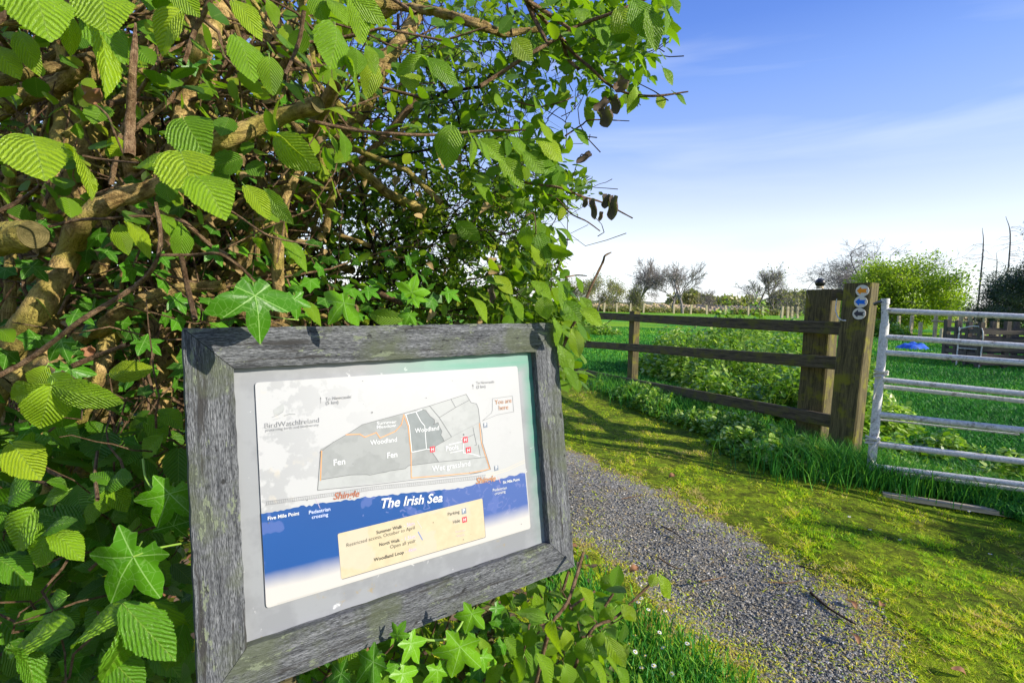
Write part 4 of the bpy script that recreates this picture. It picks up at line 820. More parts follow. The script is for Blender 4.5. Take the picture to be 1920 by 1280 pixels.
def far_tree(name, seed, h, label, cat, loc, group=None, leafmat=None, nleaf=0, leafsize=.3, wid=1.0, levels=5, thick=1.0, cluster=.5, lowcut=0.2, barkm='fartwig', **kw):
    t = thing(name, loc, label, cat, group); sg, tips = tree_segments(h, seed, levels, **kw); mb = MB()
    PT = np.stack([s for s, q in sg])*np.array([wid, wid, 1])+np.array(loc); RD_ = np.stack([q for s, q in sg])*thick; RD_ = np.maximum(RD_*.85, (.015 if np.hypot(loc[0], loc[1]) > 80 else .008)*thick)
    big_ = RD_[:, 0] > .05*thick; mb2 = MB(); tubes(mb2, PT[:1], RD_[:1], 8); mb2.build('trunk', M[barkm], t, smooth=True); tubes(mb, PT[1:], RD_[1:], 4)
    mb.build('branches', M[barkm], t)
    if nleaf:
        tp_ = np.array(tips)*np.array([wid, wid, 1])+np.array(loc); tp_ = tp_[tp_[:, 2]-loc[2] > h*lowcut]; k = RNG.integers(0, len(tp_), nleaf); O = tp_[k]+RNG.normal(size=(nleaf, 3))*cluster
        O = O[O[:, 2] > .2]; n = len(O); mb = MB(); leaves(mb, A_TINY, O, RNG.normal(size=(n, 3)), RNG.normal(size=(n, 3))+UP*.8, leafsize*(.5+RNG.random(n)), None, r=np.clip(.5+.22*RNG.normal(size=n)+.25*lump(O[:, 0], O[:, 2]*1.5, 1.2, 1, seed), 0, 1))
        mb.build('crown', M[leafmat], t)
    return t
def at(u, d): p = P(u, 570, d); return (p[0], p[1], -.1)
# bare field trees beyond the pasture
k_ = 'bare trees along the far field edge'
far_tree('bare_tree', 3, 11.0, 'tall spreading bare tree, biggest left of centre on the far field edge', 'tree', at(1197, 100), k_, None, 0, levels=5, spread=.75, thick=1.3)
far_tree('bare_tree', 8, 9.6, 'flat topped bare tree with a forked trunk, second from the tallest', 'tree', at(1262, 98), k_, None, 0, levels=5, spread=.8, thick=1.3)
far_tree('bare_tree', 12, 9.8, 'upright leaning bare tree right of the flat topped one', 'tree', at(1280, 92), k_, None, 0, levels=5, spread=.5, thick=1.2, lean=.2)
far_tree('bare_tree', 17, 5.0, 'small thin bare tree alone between the two groups', 'tree', at(1332, 96), k_, None, 0, levels=5, spread=.7, thick=.9)
far_tree('bare_tree', 23, 9.8, 'broad bare tree with ivy at its foot in front of the far reed bed', 'tree', at(1415, 96), k_, 'oliveleaf', 500, .3, levels=5, spread=.7, thick=1.1, lowcut=.1)
far_tree('bare_tree', 29, 9.2, 'narrow upright bare tree at the right of the second group', 'tree', at(1452, 97), k_, None, 0, levels=5, spread=.4, thick=1.0)
far_tree('bare_tree', 31, 7.2, 'pale bare tree just right of the big bush', 'tree', at(1060, 120), k_, None, 0, levels=6, spread=.7, thick=1)
for i, (u, d, h, lb) in enumerate(((1090, 96, 6.6, 'olive leaved tree nearest the bush on the far field edge'), (1122, 92, 6.8, 'rounded olive tree with bare top beside the far field'), (1148, 95, 5.4, 'small yellowish tree left of the tallest bare tree'), (1176, 97, 5.0, 'low ochre bush under the tallest bare tree'))):
    far_tree('olive_tree', 40+i, h, lb, 'tree', at(u, d), 'budding trees along the far field edge', 'oliveleaf', 3400, .22, levels=5, spread=.75, cluster=.45, lowcut=.15)
# willow in fresh leaf right of the posts, bare tree behind it
far_tree('willow_tree', 51, 4.7, 'rounded willow in bright yellow green leaf behind the gate posts', 'tree', (*at(1645, 33)[:2], -.2), None, 'farleaf', 46000, .13, wid=1.4, levels=6, spread=.85, cluster=.30, lowcut=.02, first=.16, kids=(3, 4), trunk=.3)
far_tree('willow_tree', 57, 3.3, 'low yellow green willow scrub right beside the leaning post', 'tree', (*at(1668, 31)[:2], -.2), None, 'farleaf', 16000, .10, wid=1.3, levels=5, spread=.9, cluster=.35, lowcut=.0, first=.15)
far_tree('bare_tree', 61, 7.9, 'grey twiggy tree showing above the yellow green willow', 'tree', at(1650, 46), 'bare trees behind the willow', None, 0, wid=1.5, levels=7, spread=.85, thick=1, kids=(2, 4))
far_tree('bare_tree', 66, 5.6, 'grey twiggy tree between the thick post and the willow', 'tree', at(1590, 46), 'bare trees behind the willow', None, 0, wid=1.5, levels=6, spread=.85, thick=1)
# thin dead larches and the dark pine at the right
def dead_pole(u, d, h, label, seed, lean=.0):
    r = random.Random(seed); x, y, _ = at(u, d); t = thing('dead_tree', (x, y, 0), label, 'tree', 'thin dead trees at the right'); mb = MB()
    pts = [np.array([x, y, -.1]), np.array([x+lean*.4, y, h*.5]), np.array([x+lean*.2, y, h*.85]), np.array([x-lean*.8-.05, y, h])]; limb(mb, pts, [.055, .045, .03, .01], 16, 6, .05); mb.build('trunk', M['fartwig'], t)
    n = 34; z = h*(.3+.62*RNG.random(n)); O = np.stack([np.interp(z, [0, h*.5, h*.85, h], [x, x+lean*.4, x+lean*.2, x]), np.full(n, y), z], -1); a = RNG.random(n)*6.28
    D = np.stack([np.cos(a), np.sin(a), .1*RNG.normal(size=n)], -1); mb = MB(); twigs(mb, O, D, (h-z)*.22+.35+.5*RNG.random(n), np.full(n, .012), 6, .14, 3, grav=.25); mb.build('branches', M['fartwig'], t)
dead_pole(1833, 30, 6.2, 'thin dead conifer pole left of the dark pine', 71, .1); dead_pole(1880, 29, 6.7, 'taller dead conifer pole with a bent tip beside the dark pine', 72, .3)
dead_pole(1862, 42, 6.2, 'faint thin dead conifer behind the other two', 73, .1)
def pine(u, d, h, rad, n, label, seed):
    x, y, _ = at(u, d); t = thing('pine_tree', (x, y, 0), label, 'tree', 'dark pines at the right'); mb = MB(); limb(mb, [(x, y, -.1), (x+.1, y, h*.5), (x, y, h)], [.2, .12, .03], 12, 8, .03); mb.build('trunk', M['bark_grey'], t)
    r = np.random.default_rng(seed); m_ = 26; z = h*(.12+.86*r.random(m_)); a = r.random(m_)*6.28; R_ = rad*(1.05-z/h)*(.6+.6*r.random(m_)); O = np.stack([x+0*z, y+0*z, z], -1); D = np.stack([np.cos(a), np.sin(a), .15+0*a], -1)
    mb = MB(); PT = twigs(mb, O, nrm(D), R_, np.full(m_, .05), 7, .08, 5); mb.build('branches', M['bark_grey'], t)
    k = r.integers(0, m_, n); j = r.integers(2, 7, n); O = PT[k, j]+r.normal(size=(n, 3))*np.array([.28, .28, .16]); mb = MB(); leaves(mb, A_TINY, O, r.normal(size=(n, 3))+UP*.3, r.normal(size=(n, 3)), .10+.12*r.random(n), .05, r=np.clip(.5+.3*r.normal(size=n), 0, 1)); mb.build('crown', M['pineleaf'], t)
pine(1958, 22, 5.4, 2.6, 17000, 'large dark pine cut by the right edge of the picture', 81)
pine(1990, 23, 6.9, 3.2, 15000, 'tall dark pine whose branch tips reach in at the right edge', 84)
pine(1868, 27, 2.6, 1.9, 8000, 'low dark pine sapling under the dead conifer poles', 82)
pine(1905, 26, 3.0, 1.6, 7000, 'young dark pine beside the timber pen', 83)
# reed bed and hills
def strip(name, u0, u1, d, dep, h, mat, label, kind, seed, amp=.3, f=.3):
    a = np.array(at(u0, d)); b = np.array(at(u1, d)); n = 160; m_ = 8; V_ = []; fw = nrm(np.array([a[0]+b[0], a[1]+b[1], 0]))
    for j in range(m_):
        for i in range(n):
            t = i/(n-1); p = a+(b-a)*t+fw*dep*j/(m_-1); hh = h*math.sin(PI*min(1, max(0, (j)/(m_-1)*1.0))*.5+.0)**.5 if j else 0
            e_ = math.sin(PI*t)**.35
            V_.append((p[0], p[1], -.3+(hh+.3 if j else 0)*e_*(1+amp*math.sin(t*n*f+seed+j)*math.sin(t*n*f*.37+seed*2)+amp*.5*math.sin(t*n*f*2.3+j*2))))
    V_ = np.array(V_); i = np.arange(m_-1)[:, None]*n; j = np.arange(n-1)[None]; mb = MB(); mb.add(V_, np.stack([i+j, i+j+1, i+n+j+1, i+n+j], -1).reshape(-1, 4), V_[:, :2]); o = mb.build(name, mat, loc=tuple(a)); tag(o, label, name.replace('_', ' '), kind=kind); return V_
q = NM('reed_straw', .9, .1); n1 = q.noise(q.obj(), 1, 5, .6, (.5, .5, 3)); q.col(q.ramp(n1, [(.3, (.26, .19, .09)), (.5, (.46, .34, .18)), (.75, (.60, .46, .27))])); M['reed'] = q.m
strip('reed_bed', 900, 1640, 128, 60, 1.75, M['reed'], 'tan reed bed stretching beyond the green pasture', 'structure', 1, .25, .9)
strip('reed_bed', 1640, 2300, 75, 60, 1.9, M['reed'], 'tan reed and rough grass behind the stakes at the right', 'structure', 5, .1, .9)
q = NM('distant_wood', .95, .1); n1 = q.noise(q.obj(), .25, 6, .7); q.col(q.ramp(n1, [(.35, (.10, .12, .09)), (.5, (.19, .20, .12)), (.65, (.30, .27, .16))])); q.bump(n1, 1, 2.); M['dwood'] = q.m
strip('distant_hills', 300, 2600, 700, 200, 6.5, M['dwood'], 'low wooded rise on the horizon', 'structure', 3, .35, .7)
for u, d, h, w_, lb in ((1296, 190, 6.4, 9, 'small rounded wooded knoll on the horizon'), (1380, 300, 6.5, 22, 'low dark copse on the horizon'), (1482, 150, 6.0, 8, 'olive rounded copse at the right of the reed bed'), (1500, 100, 2.8, 4.5, 'rounded green bush left of the thick gate post'), (1540, 210, 6.5, 20, 'grey green copse behind the thick post')):
    x, y, _ = at(u, d); n = 2600; P_ = nrm(RNG.normal(size=(n, 3))); P_[:, 2] = np.abs(P_[:, 2]); O = np.array([x, y, 0])+P_*np.array([w_, w_*.6, h])*(.86+.2*RNG.random(n))[:, None]*(1+.12*np.sin(P_[:, :1]*9+u)); mb = MB()
    leaves(mb, A_TINY, O, RNG.normal(size=(n, 3)), P_+.6*RNG.normal(size=(n, 3)), .08*(h+w_)*(.5+RNG.random(n)), None); t = thing('distant_copse', (x, y, 0), lb, 'copse'); mb.build('crown', M['oliveleaf'], t)
    mb = MB(); limb(mb, [(x, y, -.2), (x, y, h*.7)], [.4, .2], 4, 6, 0); mb.build('trunk', M['fartwig'], t)
for u, d, w_, h in ((1150, 93, 9, 1.0), (1290, 96, 9, .8), (1420, 92, 8, 1.2), (1210, 110, 14, 1.5), (1500, 95, 6, 1.3)):
    x, y, _ = at(u, d); plant_mass('field_hedge', {1150: 'low dark hedge under the budding trees', 1290: 'low scrub line under the bare trees', 1420: 'ochre scrub round the broad bare tree', 1210: 'olive scrub beyond the stakes of the far field edge', 1500: 'low green scrub left of the thick gate post'}[u], 'hedge', x, y, w_, 1.2, h, 2600, .42, 'oliveleaf', 0)
# stakes of the far field edge
stake_proto = None
def stake(u, d, h, w_, label, group):
    x, y, _ = at(u, d); mb = MB(); post_box(mb, (x, y), w_, w_, h, (random.gauss(0, .04), 0), 0, 3, np.array([1., 0, 0])); tag(mb.build('fence_stake', M['stake'], loc=(x, y, 0)), label, 'stake', group)
for i, u in enumerate((1133, 1157, 1182, 1207, 1264, 1296, 1326, 1361, 1404, 1431, 1467, 1478, 1486, 1497)):
    stake(u, 88 if u < 1440 else 70, 1.6, .14, 'short pale stake of the distant fence along the far field edge', 'pale stakes along the far field edge')
for i, (u, d, h) in enumerate(((1688, 27, 1.05), (1711, 26, 1.1), (1730, 24, .8), (1757, 25, 1.15), (1771, 22, .6), (1784, 25, 1.1), (1804, 24, 1.25), (1822, 24, 1.2), (1832, 27, 1.2), (1851, 25, 1.1), (1874, 25, 1.2))):
    stake(u, d, h, .06, 'pale split stake standing in the rough grass between willow and pen', 'pale stakes behind the gate')
# pole rail on those stakes
a = np.array(at(1750, 25)); b = np.array(at(1850, 24.6)); mb = MB(); limb(mb, [a+UP*.95, (a+b)/2+UP*.92, b+UP*.9], [.045], 10, 8, .04, cap=True); tag(mb.build('pole_rail', M['stake'], loc=a), 'pale pole laid across the stakes behind the gate', 'rail')
# light wire fence panels in the sunlit pasture
hz_ = thing('wire_hurdle', (*at(1490, 24)[:2], 0), 'low wire hurdle in the sunlit pasture left of the thick post', 'hurdle')
x, y, _ = at(1473, 24)
for z in (.25, .5, .75): mb = MB(); limb(mb, [(x, y, z), (x+3, y+.4, z)], [.012], 3, 5, 0); mb.build('wire', M['wire'], hz_)
for dx in (0, 1.5, 3): mb = MB(); limb(mb, [(x+dx, y+dx*.13, 0), (x+dx, y+dx*.13, .8)], [.02], 3, 6, 0); mb.build('stake', M['pen'], hz_)
# dark timber pen and metal hurdle on the right
px_, py_, _ = at(1885, 11.6); pen = thing('timber_pen', (px_, py_, 0), 'dark boarded timber pen standing in the shade behind the gate', 'pen')
pd1 = nrm(np.array([1, -.12, 0])); pd2 = nrm(np.array([.35, 1, 0])); o_ = np.array(at(1845, 11.8)); o_[2] = 0
for fr, dr, L in ((o_, pd1, 3.4), (o_, pd2, 1.7), (o_+pd2*1.7, pd1, 3.4)):
    for z in (.14, .30, .47, .66, .86):
        mb = MB(); wavy_board(mb, fr+UP*z, fr+dr*L+UP*(z+.02*random.random()), .052, .014, 10); mb.build('board', M['pen'], pen)
    for k in np.arange(0, L+.1, .55): mb = MB(); post_box(mb, (fr+dr*k)[:2]+np.array([.03, .05]), .05, .05, 1.06+.06*random.random(), (0, 0), 0, 4, pd1); mb.build('post', M['pen'], pen)
hd = thing('metal_hurdle', (*at(1815, 11.9)[:2], 0), 'thin grey metal hurdle leaning at the left end of the timber pen', 'hurdle'); h0 = np.array(at(1803, 12.2)); h1 = np.array(at(1846, 11.8)); h0[2] = h1[2] = 0
mb = MB(); limb(mb, [h0, h0+UP*.86, h0+UP*.92+(h1-h0)*.06, h1+UP*.92, h1], [.014], 24, 6, 0); mb.build('frame', M['galv'], hd)
for z in (.25, .45, .66): mb = MB(); limb(mb, [h0+UP*z, h1+UP*z], [.009], 3, 5, 0); mb.build('bar', M['galv'], hd)
# blue tarpaulin heap
x, y, _ = at(1718, 17.5); mb = MB(); xs_ = np.linspace(-.52, .52, 26); ys_ = np.linspace(-.4, .4, 20); X, Y = np.meshgrid(xs_, ys_); r2 = (X/.52)**2+(Y/.4)**2
Z = .20*np.clip(1-r2, 0, 1)**.6*(1+.22*np.sin(X*13+Y*9)+.15*np.sin(Y*23-X*7))+.004; V_ = np.stack([X+x, Y+y, Z], -1).reshape(-1, 3); i = np.arange(19)[:, None]*26; j = np.arange(25)[None]; mb.add(V_, np.stack([i+j, i+j+1, i+26+j+1, i+26+j], -1).reshape(-1, 4), V_[:, :2])
tag(mb.build('tarpaulin', M['blue_tarp'], loc=(x, y, 0), smooth=True), 'crumpled blue tarpaulin heap in the shaded pasture', 'tarpaulin')
# dark scrub at the foot of the willow, left shaded clump
for (u, d, w_, h, n, m_, lb) in ((1650, 26, 1.6, .8, 4000, 'nettle', 'dark scrub at the foot of the willow'), (1110, 22, 1.3, .6, 2600, 'nettle', 'dark tussock in the pasture left of the fence post'), (1395, 17, 1.6, .45, 3500, 'nettle', 'weedy tussocks beyond the bramble mound')):
    x, y, _ = at(u, d); plant_mass('scrub_clump', lb, 'scrub', x, y, w_, w_*.6, h, n, .13, m_)
# unseen trees to the right shade the pasture; slimmest added to dapple the verge
def shade_tree(al, pe, h, rad, n, label, seed):
    """al = distance towards the sun, pe = distance across it"""
    sx = np.array([math.cos(SUN_AZ), math.sin(SUN_AZ)]); px2 = np.array([-sx[1], sx[0]]); c = sx*al+px2*pe; t = thing('offview_shade_tree', (c[0], c[1], 0), label, 'tree', 'trees outside the view that shade the pasture'); mb = MB(); limb(mb, [(c[0], c[1], -.1), (c[0]+.2, c[1], h*.4), (c[0], c[1], h*.8)], [.25, .18, .06], 10, 8, .05); mb.build('trunk', M['bark_grey'], t)
    r = np.random.default_rng(seed); P_ = nrm(r.normal(size=(n, 3)))*(r.random(n)**.4)[:, None]; O = np.array([c[0], c[1], h*.55])+P_*np.array([rad, rad, h*.45]); mb = MB(); leaves(mb, A_TINY, O, r.normal(size=(n, 3)), r.normal(size=(n, 3)), .22+.2*r.random(n), None); mb.build('crown', M['oliveleaf'], t)
for i_, (al, pe, h, rad, n) in enumerate(((15.5, 8.4, 5.4, 1.8, 6500), (20, 16.5, 7.6, 3.0, 6500), (26, 23, 9, 4, 7500), (32, 34, 8, 4, 5500), (11.3, 3.7, 4.9, .6, 1500))):
    shade_tree(al, pe, h, rad, n, f'dense tree to the right of the view, {("nearest broad", "second broad", "third broad", "farthest", "added for shade and slimmest")[i_]} of the row', 90+i_)

# ================================================================== THE BUSH
def hero_leaf(mb, bu, bv, tu, tv, w, d, arch, r=None, toward=1.0, mat=0, lw=1.15, side=0.0):
    w = w*.86; b = P(bu, bv, d); w3 = w*d/FPX; t = P(tu, tv, d); proj = t-b; pl_ = np.linalg.norm(proj); L = max(pl_, w3*lw); k = math.sqrt(max(0, L*L-pl_*pl_)); fwd = nrm(CAMP-b)
    Y = proj+fwd*k*toward*.95; N = fwd*(1 if k < .6*L else .5)+UP*.75+SUND*.35; N = N-nrm(Y)*np.dot(N, nrm(Y))
    N = nrm(N)+(side+random.gauss(0, .38))*nrm(np.cross(nrm(Y), nrm(N)))
    if w < .45*math.hypot(tu-bu, tv-bv): N = N+nrm(np.cross(nrm(Y), N))*1.0*(1 if random.random() < .5 else -1); w3 = w3*1.5
    leaves(mb, arch, b[None], Y[None], N[None], L, w3*1.08, fold=np.array([random.uniform(-.12, .28)]), bend=np.array([random.uniform(.05, .28)]), r=random.uniform(.45, .95) if r is None else r, mat=mat, curl=np.array([1.2]))
    # stalk
    st_ = b-nrm(Y)*.010; tubes(mb, np.array([[st_+nrm(b-CAMP)*.016, st_+nrm(b-CAMP)*.004, b]]), np.array([[.0009, .0008, .0007]]), 4, .8, 1)
HZ = [(60, -25, 95, 64, 115, .75), (128, 30, 134, 98, 38, .8), (150, 25, 252, 168, 60, .85), (165, 30, 235, 112, 75, .95), (190, -15, 200, 56, 110, .8), (335, 25, 285, 92, 70, .95), (445, 72, 482, 148, 72, .9),
 (440, 5, 492, 58, 50, .95), (-10, 90, 33, 137, 55, .8), (40, 65, 66, 132, 45, .8), (62, 258, 82, 330, 122, .72), (130, 280, 196, 368, 50, .72), (345, 225, 388, 298, 95, .85), (340, 288, 368, 370, 110, .76), (262, 312, 345, 300, 34, .78),
 (372, 335, 430, 403, 95, .72), (462, 352, 508, 405, 45, .74), (590, -5, 610, 38, 48, .95), (615, 0, 655, 40, 45, .95), (650, -5, 722, 35, 50, 1.0), (660, 0, 690, 70, 35, 1.0), (628, 50, 630, 130, 88, .85), (668, 95, 674, 135, 42, .85),
 (650, 115, 690, 198, 42, .85), (690, 90, 705, 138, 30, .9), (505, 5, 520, 45, 28, .9), (505, 112, 510, 172, 50, .8), (530, 155, 575, 182, 28, .9), (525, 158, 503, 176, 26, .9), (795, 110, 738, 138, 34, 1.1), (795, 110, 828, 150, 38, 1.1),
 (800, 112, 862, 155, 40, 1.1), (768, 138, 772, 166, 45, 1.15), (610, 205, 662, 205, 18, 1.0), (845, 240, 834, 308, 65, .95), (880, 252, 890, 312, 32, .95), (882, 250, 928, 300, 30, 1.0), (730, 240, 802, 232, 20, 1.05), (510, 253, 578, 288, 32, .8),
 (520, 260, 596, 318, 48, .8), (940, 152, 986, 180, 38, 1.2), (965, 76, 998, 112, 42, 1.15), (1110, 35, 1150, 82, 52, 1.3), (1160, 20, 1188, 86, 58, 1.25), (1190, 5, 1215, 62, 58, 1.2), (1215, 20, 1236, 90, 42, 1.2), (1240, 0, 1258, 62, 24, 1.2),
 (1262, -5, 1276, 24, 26, 1.2), (1080, 18, 1112, 40, 40, 1.3), (1245, 130, 1264, 158, 20, 1.3), (1265, 174, 1291, 193, 22, 1.3), (1235, 182, 1246, 202, 24, 1.3), (1168, 125, 1182, 158, 30, 1.3), (1192, 165, 1184, 212, 32, 1.3), (1098, 203, 1112, 237, 24, 1.35),
 (1078, 243, 1108, 268, 28, 1.35), (1012, 228, 1040, 264, 36, 1.3), (1010, 262, 1062, 292, 46, 1.3), (985, 288, 1022, 322, 44, 1.3), (958, 258, 1000, 290, 40, 1.3), (940, 300, 985, 345, 40, 1.3), (1000, 300, 1052, 330, 42, 1.35), (985, 428, 986, 466, 40, 1.3), (1005, 418, 1020, 446, 32, 1.3),
 (1010, 440, 1032, 488, 38, 1.3), (1000, 460, 1022, 496, 38, 1.3), (1045, 430, 1082, 446, 20, 1.3), (1045, 432, 1070, 472, 28, 1.3), (1028, 462, 1072, 486, 26, 1.3), (970, 485, 984, 508, 24, 1.3), (990, 492, 1012, 512, 20, 1.3), (1045, 528, 1066, 577, 42, 1.2),
 (1082, 522, 1096, 548, 22, 1.2), (1018, 560, 1024, 598, 40, 1.15), (1060, 568, 1092, 602, 38, 1.15), (1092, 582, 1134, 606, 34, 1.12), (1040, 600, 1062, 655, 40, 1.2), (1075, 620, 1088, 672, 32, 1.2), (1090, 560, 1110, 590, 26, 1.2), (882, 560, 922, 598, 42, 1.15), (1050, 650, 1078, 705, 34, 1.2), (1060, 690, 1088, 730, 26, 1.2),
 (225, 425, 236, 476, 26, 1.0), (340, 428, 342, 490, 42, 1.0), (240, 418, 292, 470, 24, .95), (300, 405, 345, 450, 30, 1.0), (0, 618, 26, 636, 34, .8), (92, 727, 10, 752, 44, .72), (95, 727, 74, 812, 80, .72), (105, 725, 224, 757, 40, .72), (98, 705, 140, 735, 46, .76), (85, 690, 60, 730, 44, .8),
 (25, 835, 76, 898, 72, .8), (210, 700, 282, 690, 30, .9), (480, 452, 530, 500, 34, 1.0), (520, 440, 590, 490, 34, .98), (500, 360, 545, 420, 26, .98), (700, 120, 690, 180, 30, 1.1), (600, 235, 640, 285, 30, 1.05), (640, 250, 655, 300, 34, 1.05), (900, 265, 950, 300, 40, 1.2), (890, 345, 930, 375, 30, 1.3),
 (560, 560, 610, 600, 26, 1.1), (700, 590, 760, 600, 24, 1.1), (980, 375, 962, 396, 24, 1.25), (860, 420, 900, 450, 26, 1.4), (930, 520, 965, 548, 30, 1.3), (1000, 530, 1040, 560, 34, 1.25), (960, 560, 985, 600, 32, 1.2)]
HZ2 = [(235, 1148, 108, 1190, 92, .74), (238, 1140, 330, 1240, 80, .74), (232, 1155, 225, 1285, 90, .74), (200, 1225, 270, 1300, 70, .76), (285, 1140, 352, 1236, 46, .80), (125, 1180, -10, 1205, 90, .80), (120, 1120, 65, 1150, 60, .86), (210, 912, 240, 958, 42, .86), (212, 915, 200, 962, 50, .86), (208, 908, 150, 930, 42, .86), (206, 905, 172, 880, 40, .86), (205, 903, 245, 890, 50, .86), (125, 920, 74, 944, 36, .86), (125, 915, 108, 900, 40, .86), (90, 1003, 58, 1070, 62, .84), (94, 1000, 162, 1042, 56, .84), (82, 1000, 138, 968, 46, .84), (76, 1003, 40, 985, 36, .86),
 (150, 990, 60, 950, 60, .95), (60, 960, 10, 1040, 80, .84), (20, 930, 72, 905, 60, .86), (0, 1050, 60, 1090, 60, .86), (190, 950, 140, 980, 40, .95), (300, 820, 262, 860, 40, .95), (280, 900, 330, 940, 46, .93), (270, 790, 240, 772, 34, .95), (300, 770, 345, 800, 40, .98), (20, 1220, 100, 1290, 90, .76), (340, 1180, 310, 1270, 60, .80)]
HZ3 = [(1022, 1160, 970, 1138, 27, 1.02), (1035, 1170, 1040, 1240, 34, 1.0), (1140, 1198, 1176, 1256, 36, 1.08), (1130, 1188, 1108, 1216, 26, 1.08), (1168, 1136, 1196, 1168, 28, 1.1), (1238, 1082, 1262, 1124, 30, 1.15), (1228, 1078, 1222, 1095, 22, 1.15), (1090, 1105, 1120, 1142, 30, 1.08), (1100, 1200, 1090, 1250, 44, 1.05), (1090, 1160, 1118, 1170, 22, 1.1), (1060, 1185, 1066, 1225, 34, 1.06), (980, 1235, 965, 1280, 40, .98), (1010, 1232, 1050, 1290, 44, .98), (950, 1200, 990, 1240, 34, 1.02), (1110, 1240, 1150, 1290, 44, 1.05), (1060, 1250, 1075, 1300, 44, 1.02), (1160, 1255, 1185, 1290, 34, 1.1), (1010, 1100, 1035, 1135, 30, 1.12), (1055, 1120, 1020, 1105, 26, 1.12),
 (900, 1200, 925, 1250, 30, 1.0), (1150, 1140, 1122, 1168, 28, 1.1), (1175, 1210, 1160, 1240, 22, 1.12), (940, 1250, 905, 1285, 30, 1.0), (1000, 1180, 985, 1220, 28, 1.06)]
bo = (-.95, 2.0, 0)
bush = thing('hazel_bush', bo, 'big leafy hazel bush with thick tan stems leaning over the notice board', 'bush')
mb = MB()
for a_ in HZ: hero_leaf(mb, *a_, A_HERO)
mb.build('foliage', [M['hazel'], M['stem']], bush, smooth=True)
bram = thing('bramble', (-.62, .95, 0), 'low bramble with pleated leaves left of the notice board', 'bramble'); mb = MB()
for a_ in HZ2: hero_leaf(mb, *a_, A_BRAM, r=random.uniform(.3, .95))
# deeper bramble leaves filling the lower left
def clear(O, m=.06):
    rel = O-SO; nn = rel@SN; hit = (nn > -.12) & (nn < .8) & (rel@SU > -m) & (rel@SU < SWD+m) & (rel@SV > -m) & (rel@SV < SHT+m)
    return O-SN*(hit*(nn+.16))[:, None]
def zone(n, u0, u1, v0, v1, d0, d1): return clear(PV(u0+(u1-u0)*RNG.random(n), v0+(v1-v0)*RNG.random(n), d0+(d1-d0)*RNG.random(n)))
def outdirs(O, down=.25, sc=.8):
    n = len(O); f = nrm(CAMP-O)*.5+SUND*.35; return nrm(f+sc*RNG.normal(size=(n, 3))-UP*down)
def topn(n, s=.55): return nrm(UP*.75+SUND*.7+s*RNG.normal(size=(n, 3)))
def fill(mb, arch, n, u0, u1, v0, v1, d0, d1, s0, s1, r0=.0, r1=1.0, down=.25, mat=0, wr=.8, nz=.5):
    O = zone(n, u0, u1, v0, v1, d0, d1); O = O[O[:, 2] > .03]; n = len(O); L = s0+(s1-s0)*RNG.random(n)
    leaves(mb, arch, O, outdirs(O, down), topn(n, nz), L, L*wr*(.8+.4*RNG.random(n)), fold=RNG.uniform(-.1, .3, n), bend=RNG.uniform(0, .3, n), r=RNG.uniform(r0, r1, n), mat=mat)
fill(mb, A_MID, 420, -120, 345, 780, 1340, .95, 1.5, .04, .085, 0, .7)
fill(mb, A_MID, 300, -250, 330, 820, 1500, 1.0, 1.6, .05, .09, 0, .6)
mb.build('foliage', [M['bramble'], M['stem']], bram, smooth=True)
O = zone(60, -50, 330, 800, 1300, .9, 1.4); mb = MB(); twigs(mb, O, nrm(RNG.normal(size=(60, 3))+UP*.4), .12+.25*RNG.random(60), .0015+.002*RNG.random(60), 7, .2, 5); mb.build('stems', M['twig'], bram)
low = thing('hazel_shoots', (.15, 1.25, 0), 'young hazel shoots growing under the notice board beside the path', 'bush'); mb = MB()
for a_ in HZ3: hero_leaf(mb, *a_, A_HERO, r=random.uniform(.4, .9))
fill(mb, A_MID, 240, 560, 1130, 1180, 1330, 1.1, 1.5, .035, .07, .1, .8); fill(mb, A_MID, 130, 900, 1170, 1090, 1250, 1.15, 1.5, .03, .06, .1, .8)
fill(mb, A_MID, 240, 620, 1200, 1250, 1500, 1.05, 1.5, .04, .07, .1, .8)
mb.build('foliage', [M['hazel'], M['stem']], low, smooth=True)
mb = MB()
for pts, rd in (([(1094, 1035, 1.16), (1068, 1119, 1.08), (1050, 1148, 1.06), (1030, 1180, 1.04), (1000, 1300, 1.1)], .0035), ([(1115, 1108, 1.14), (1085, 1128, 1.1), (1068, 1140, 1.08)], .0022), ([(1232, 1082, 1.16), (1185, 1128, 1.13), (1150, 1160, 1.1), (1105, 1185, 1.08), (1060, 1300, 1.1)], .0028), ([(1150, 1112, 1.14), (1134, 1136, 1.14)], .0025), ([(1066, 1070, 1.2), (1056, 1105, 1.2)], .003)):
    limb(mb, [P(*p) for p in pts], [rd, rd*1.3], 14, 6, .08)
O = zone(90, 600, 1150, 1150, 1300, 1.1, 1.4); twigs(mb, O, nrm(RNG.normal(size=(90, 3))+UP*.3), .08+.2*RNG.random(90), .001+.0018*RNG.random(90), 7, .25, 4)
mb.build('stems', M['twig'], low, smooth=True)
